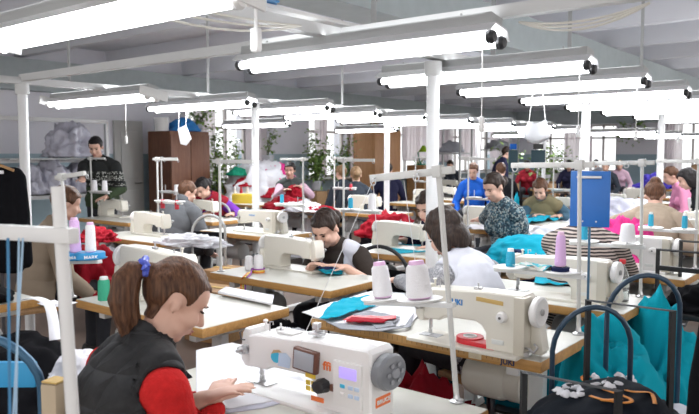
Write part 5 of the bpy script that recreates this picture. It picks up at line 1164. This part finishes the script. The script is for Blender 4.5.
# --- wardrobes
def wardrobe(lb,px0,px1,htop,mt,doors=2,depth=.6):
    ya,yb=AX(px0,150,XW+depth+.3).y,AX(px1,150,XW+depth+.3).y
    t=thing('wardrobe',lb,'wardrobe',(XW+.3+depth/2,(ya+yb)/2,0)); w=yb-ya
    m=MB(); m.box((0,0,htop/2),(depth,w,htop),.008); m.build('body',mt,t)
    for k in range(doors):
        y=-w/2+(k+.5)*w/doors; m=MB(); m.box((depth/2+.012,y,htop/2),(.022,w/doors-.012,htop-.12),.004); d=m.build('door',mt,t)
        m=MB(); m.ell((depth/2+.035,y+(w/doors*.4)*(1 if k%2==0 else -1),htop*.5),(.014,.014,.02),None,10); m.build('knob',dsteel,d)
    return t,(XW+.3+depth/2,(ya+yb)/2)
w1,wc1=wardrobe('dark brown two door wardrobe with a blue bag on top',170,209,1.90,WARD)
w2,wc2=wardrobe('orange brown wardrobe with two plants on top',374,400,2.12,WARD2,2)
m=MB(); m.lathe([(.11,0),(.13,.22),(.125,.22),(.11,.02)],(wc1[0]+.1,wc1[1]-.42,1.90)); tag(m.build('bucket',offw),'white bucket on the dark brown wardrobe','bucket')
heap('bag',V((wc1[0]+.1,wc1[1]+.02,1.90)),(.22,.26,.22),mat('blue_bag',(.02,.22,.60),.5),90,sub=4,amp=.2,label='bright blue bag on the dark brown wardrobe',cat='bag')
plant('bushy plant on the dark brown wardrobe',(wc1[0],wc1[1]+.42,1.90),.35,.4,160,leaf=.09,seed=3,pot=(.1,.14))
plant('potted plant with round crown on the orange wardrobe',(wc2[0]+.1,wc2[1]-.22,2.12),.26,.36,160,leaf=.08,seed=4,pot=(.11,.13),pm=terr)
plant('spiky leaved plant at the end of the orange wardrobe',(wc2[0]+.1,wc2[1]+.38,2.12),.36,.3,110,leaf=.11,seed=5,pot=(.1,.1),pm=terr)
for px,yy,dx,sp,hh,n,lf,sd,z,lb in [(217,0,.55,.28,1.35,420,.10,11,.6,'tall climbing plant between the brown wardrobe and the window'),(236,0,.35,.25,.9,120,.09,12,.98,'slim climbing plant on the sill behind the yellow box'),(316,0,.6,.55,1.05,700,.10,13,.75,'big leafy plant at the window behind the pink sleeves'),(338,0,.5,.45,1.15,480,.10,14,.75,'second leafy plant next to the big one'),(268,0,.35,.22,.75,90,.09,15,1.3,'trailing plant on the wall shelf beside the brown wardrobe window'),(420,0,.4,.35,.4,80,.09,16,1.0,'low plant beside the orange wardrobe')]:
    g=AX(px,160,XW+dx); pl=plant(lb,(g.x,g.y,z),sp,hh,n,leaf=lf,seed=sd)
    m=MB(); m.box((0,0,z/2-.01),(.34,.34,z-.02),.006); s_=m.build('plant_pedestal',PLY); s_.location=(g.x,g.y,0); tag(s_,'wooden pedestal under the '+lb.split(' between')[0].split(' at the')[0].split(' on the')[0].split(' next')[0].split(' beside')[0].split(' half')[0]+(' %s'%{11:'by the wardrobe',12:'on the sill side',13:'behind the pink sleeves',14:'near the orange wardrobe',15:'under the far window edge',16:'past the orange wardrobe',17:'farther back'}[sd]),'pedestal')
for px,z,hh,sd,lb in [(623,2.1,.5,21,'trailing plant hanging on the tiled pier, nearer the window'),(639,2.2,.6,22,'longer trailing plant hanging on the tiled pier')]:
    g=AY(px,150,YE-.5); plant(lb,(g.x,g.y,z),.25,hh,90,leaf=.13,seed=sd,trail=True,pot=(.12,.15))
    m=MB(); m.box((g.x,YE-.4,z-.02),(.3,.40,.03)); tag(m.build('wall_shelf',PLY),'small wall shelf carrying the %s'%('nearer trailing plant' if sd==21 else 'longer trailing plant'),'shelf')
for px,yy,z,sd,lb in [(508,15,.85,23,'dark green plant by the dark screens'),(545,15.5,.85,24,'dark green plant behind the paper shade'),(556,17,.85,25,'bushy plant beside the violet blue cloth')]:
    g=AY(px,165,yy); plant(lb,(g.x,g.y,z),.45,.75,150,leaf=.13,seed=sd); m=MB(); m.box((0,0,z/2-.005),(.4,.4,z-.01),.01); s_=m.build('plant_pedestal',PLY); s_.location=(g.x,g.y,0); tag(s_,'wooden pedestal under the '+lb,'pedestal')
# --- metal racks in the middle distance
def rack(lb,px0,px1,y,top,cloth_lb=None,seed=0):
    a,b=AY(px0,150,y),AY(px1,150,y); t=thing('metal_rack',lb,'rack',((a.x+b.x)/2,y,0)); w=abs(b.x-a.x)
    for s in(-1,1):
        for d in(-1,1): m=MB(); m.box((s*w/2,d*.25,top/2),(.035,.035,top)); m.build('upright',lgrey,t)
    for z in (top-.02,top-.62,.7): m=MB(); m.box((0,0,z),(w,.52,.03)); m.build('shelf',lgrey,t)
    if cloth_lb: heap('cloth_pile',V(((a.x+b.x)/2,y,top-.60)),(w*.34,.2,.22),gcl,seed,sub=4,label=cloth_lb)
rack('tall grey metal rack with cloth beside the child in blue',437,466,13.2,2.15,'grey cloth on the middle shelf of the tall metal rack',91)
rack('grey metal rack behind the standing navy woman',482,514,16.5,2.25,'dark cloth on the shelf behind the standing navy woman',92)
tl_=thing('desk_lamp','bright green desk lamp by the tall metal rack','lamp',AX(421,165,-9.4)); m=MB(); m.lathe([(.1,0),(.1,.02),(.02,.03)],(0,0,0)); m.build('base',greenc,tl_); m=MB(); m.tube([(0,0,.02),(-.1,0,.3),(.05,0,.42)],.012,8); m.build('arm',greenc,tl_); m=MB(); m.lathe([(.03,.0),(.13,-.16),(.125,-.16),(.025,-.01)],(.07,0,.48)); m.build('lamp_shade',mat('lime_plastic',(.35,.60,.03),.4),tl_)
z_=tl_.location.z; m=MB(); m.box((0,0,z_/2),(.5,.5,z_-.002)); s_=m.build('plant_pedestal',PLY); s_.location=(tl_.location.x,tl_.location.y,0); tag(s_,'wooden stand under the bright green desk lamp','pedestal')
# dark screens
for k,(px0,px1,py0,py1,dep,lb) in enumerate([(508.5,517.5,150,172,10.2,'narrow dark teal panel with a blue top behind the floral blouse'),(531,545,150,168,10.2,'wide dark teal panel under the paper shade')]):
    a=D(px0,py0,dep); b=D(px1,py1,dep); t=thing('screen_board',lb,'screen',((a.x+b.x)/2,(a.y+b.y)/2,0),YAW); w=(b-a).xy.length
    m=MB(); m.box((0,0,(a.z+b.z)/2),(w,.03,a.z-b.z),.004); m.build('panel',mat('dark_teal_panel',(.012,.05,.07),.5,var=.15),t)
    m=MB(); m.box((0,0,a.z+.05),(w*.7,.03,.08)); m.build('top_card',bluec if k==0 else blackp,t)
    m=MB(); m.cyl((0,.02,0),(0,.02,b.z+.1),.012,seg=8); m.build('support_rod',lgrey,t)
# --- hanging paper shade and sheet
c=AY(537,130,4.57); t=thing('paper_shade','white ribbed paper shade hanging on two strings','shade',c)
m=MB(); N_=26; rows=[]
for j in range(9):
    u=j/8; z=.055-.135*u; r_=.062+.036*min(1,u*1.25)-.5*max(0,u-.8)**1.5; dz=.0
    rows.append([m.bm.verts.new((math.cos(2*PI*i/N_)*r_*(1+.012*(j%2)),math.sin(2*PI*i/N_)*r_*.55*(1+.012*(j%2)),z+.012*math.cos(4*PI*i/N_))) for i in range(N_)])
for a,b in zip(rows,rows[1:]):
    for i in range(N_): m._f([a[i],a[(i+1)%N_],b[(i+1)%N_],b[i]])
m._f(rows[-1]); m.build('shade_body',mat('shade_paper',(.58,.59,.62),.8,var=.04),t)
for s in(-1,1): m=MB(); m.cyl((s*.06,0,.05),(s*.035,0,1.93-c.z),.0025,seg=5); m.build('string',offw,t)
c=AY(184,135,4.3); t=thing('hanging_paper','white paper sheet hanging on two strings before the wardrobe','paper',c)
m=MB(); m.prism([(-.09,.06),(.03,.095),(.105,-.04),(.03,-.10),(-.05,-.085)],'y',-.004,.004); m.build('sheet',mat('white_paper',(.78,.78,.80),.8,var=.04),t)
for s,x0 in((-1,-.08),(1,.03)): m=MB(); m.cyl((x0,0,.06+.03*(s>0)),(x0+.015,0,1.95-c.z),.0025,seg=5); m.build('string',offw,t)
# --- overhead: cord switch, white board on the rail, blue packet
c=D(256,40,2.35); t=thing('cord_switch','large white pull cord switch hanging near the big lamp','switch',c); m=MB(); m.box((0,0,0),(.036,.03,.082),.012,None,3); m.build('switch_body',offw,t); m=MB(); m.cyl((0,0,.04),(0,0,ZC-.25-c.z),.006,seg=8); m.build('cord',offw,t)
m=MB(); m.box((-2.42,2.5,2.16),(.34,3.0,.02),.004); tag(m.build('cable_board',offw),'long white board laid along the post rail','board')
a=D(320,2,3.3); heap('packet',V((-2.36,2.2,2.172)),(.14,.12,.03),mat('blue_packet',(.02,.30,.72),.35),95,sub=4,label='blue packet lying on the long white board',cat='packet',amp=.2)
# arch chairs in the middle distance
arch_chair('chair with an arched grey tube back at the grey hoodie',V((P(208,232,.6).x,P(208,232,.6).y,0)),R(195),h=.93,wd=.36,mt=lgrey)
arch_chair('chair with an arched grey tube back by the red and grey heap',V((P(141,262,.6).x+.1,P(141,262,.6).y+.5,0)),R(195),h=.95,wd=.36,mt=lgrey)
arch_chair('black chair at the table of the hidden woman',V((-2.7,3.95,0)),R(0),h=.90,wd=.40,mt=blackframe)
# threads
strand('white thread from the front stand to the machine below',[s1.matrix_world@V((-.25,-.03,.76)),P(300,345,.90),P(258,332,.90)])
strand('white thread down from the end of the front stand arm',[s1.matrix_world@V((-.25,-.03,.75)),stand_spot(s1,0,.33,.325,.115)+V((-.02,0,.13))])
strand('white thread down to the wide cone on the front stand',[s1.matrix_world@V((-.12,-.03,.75)),stand_spot(s1,1,.33,.325,.115)+V((-.02,0,.13))])
# ================================================================== CAMERA AND VIEW
cd=bpy.data.cameras.new('camera'); cam=bpy.data.objects.new('camera',cd); COL.objects.link(cam); cam.location=(0,0,EYE); cam.rotation_euler=(PI/2-PIT,0,YAW)
cd.sensor_width=36; cd.lens=36*FPX/699; cd.clip_start=.05; cd.clip_end=200
cd.dof.use_dof=True; cd.dof.focus_distance=3.2; cd.dof.aperture_fstop=5.6
SC.camera=cam
vs=SC.view_settings; vs.view_transform='Standard'; vs.look='None'; vs.gamma=1; vs.use_curve_mapping=False; vs.exposure=.08
SC.cycles.use_denoising=True; SC.cycles.max_bounces=6; SC.cycles.diffuse_bounces=3; SC.cycles.glossy_bounces=3; SC.cycles.transparent_max_bounces=8; SC.cycles.caustics_reflective=False; SC.cycles.caustics_refractive=False
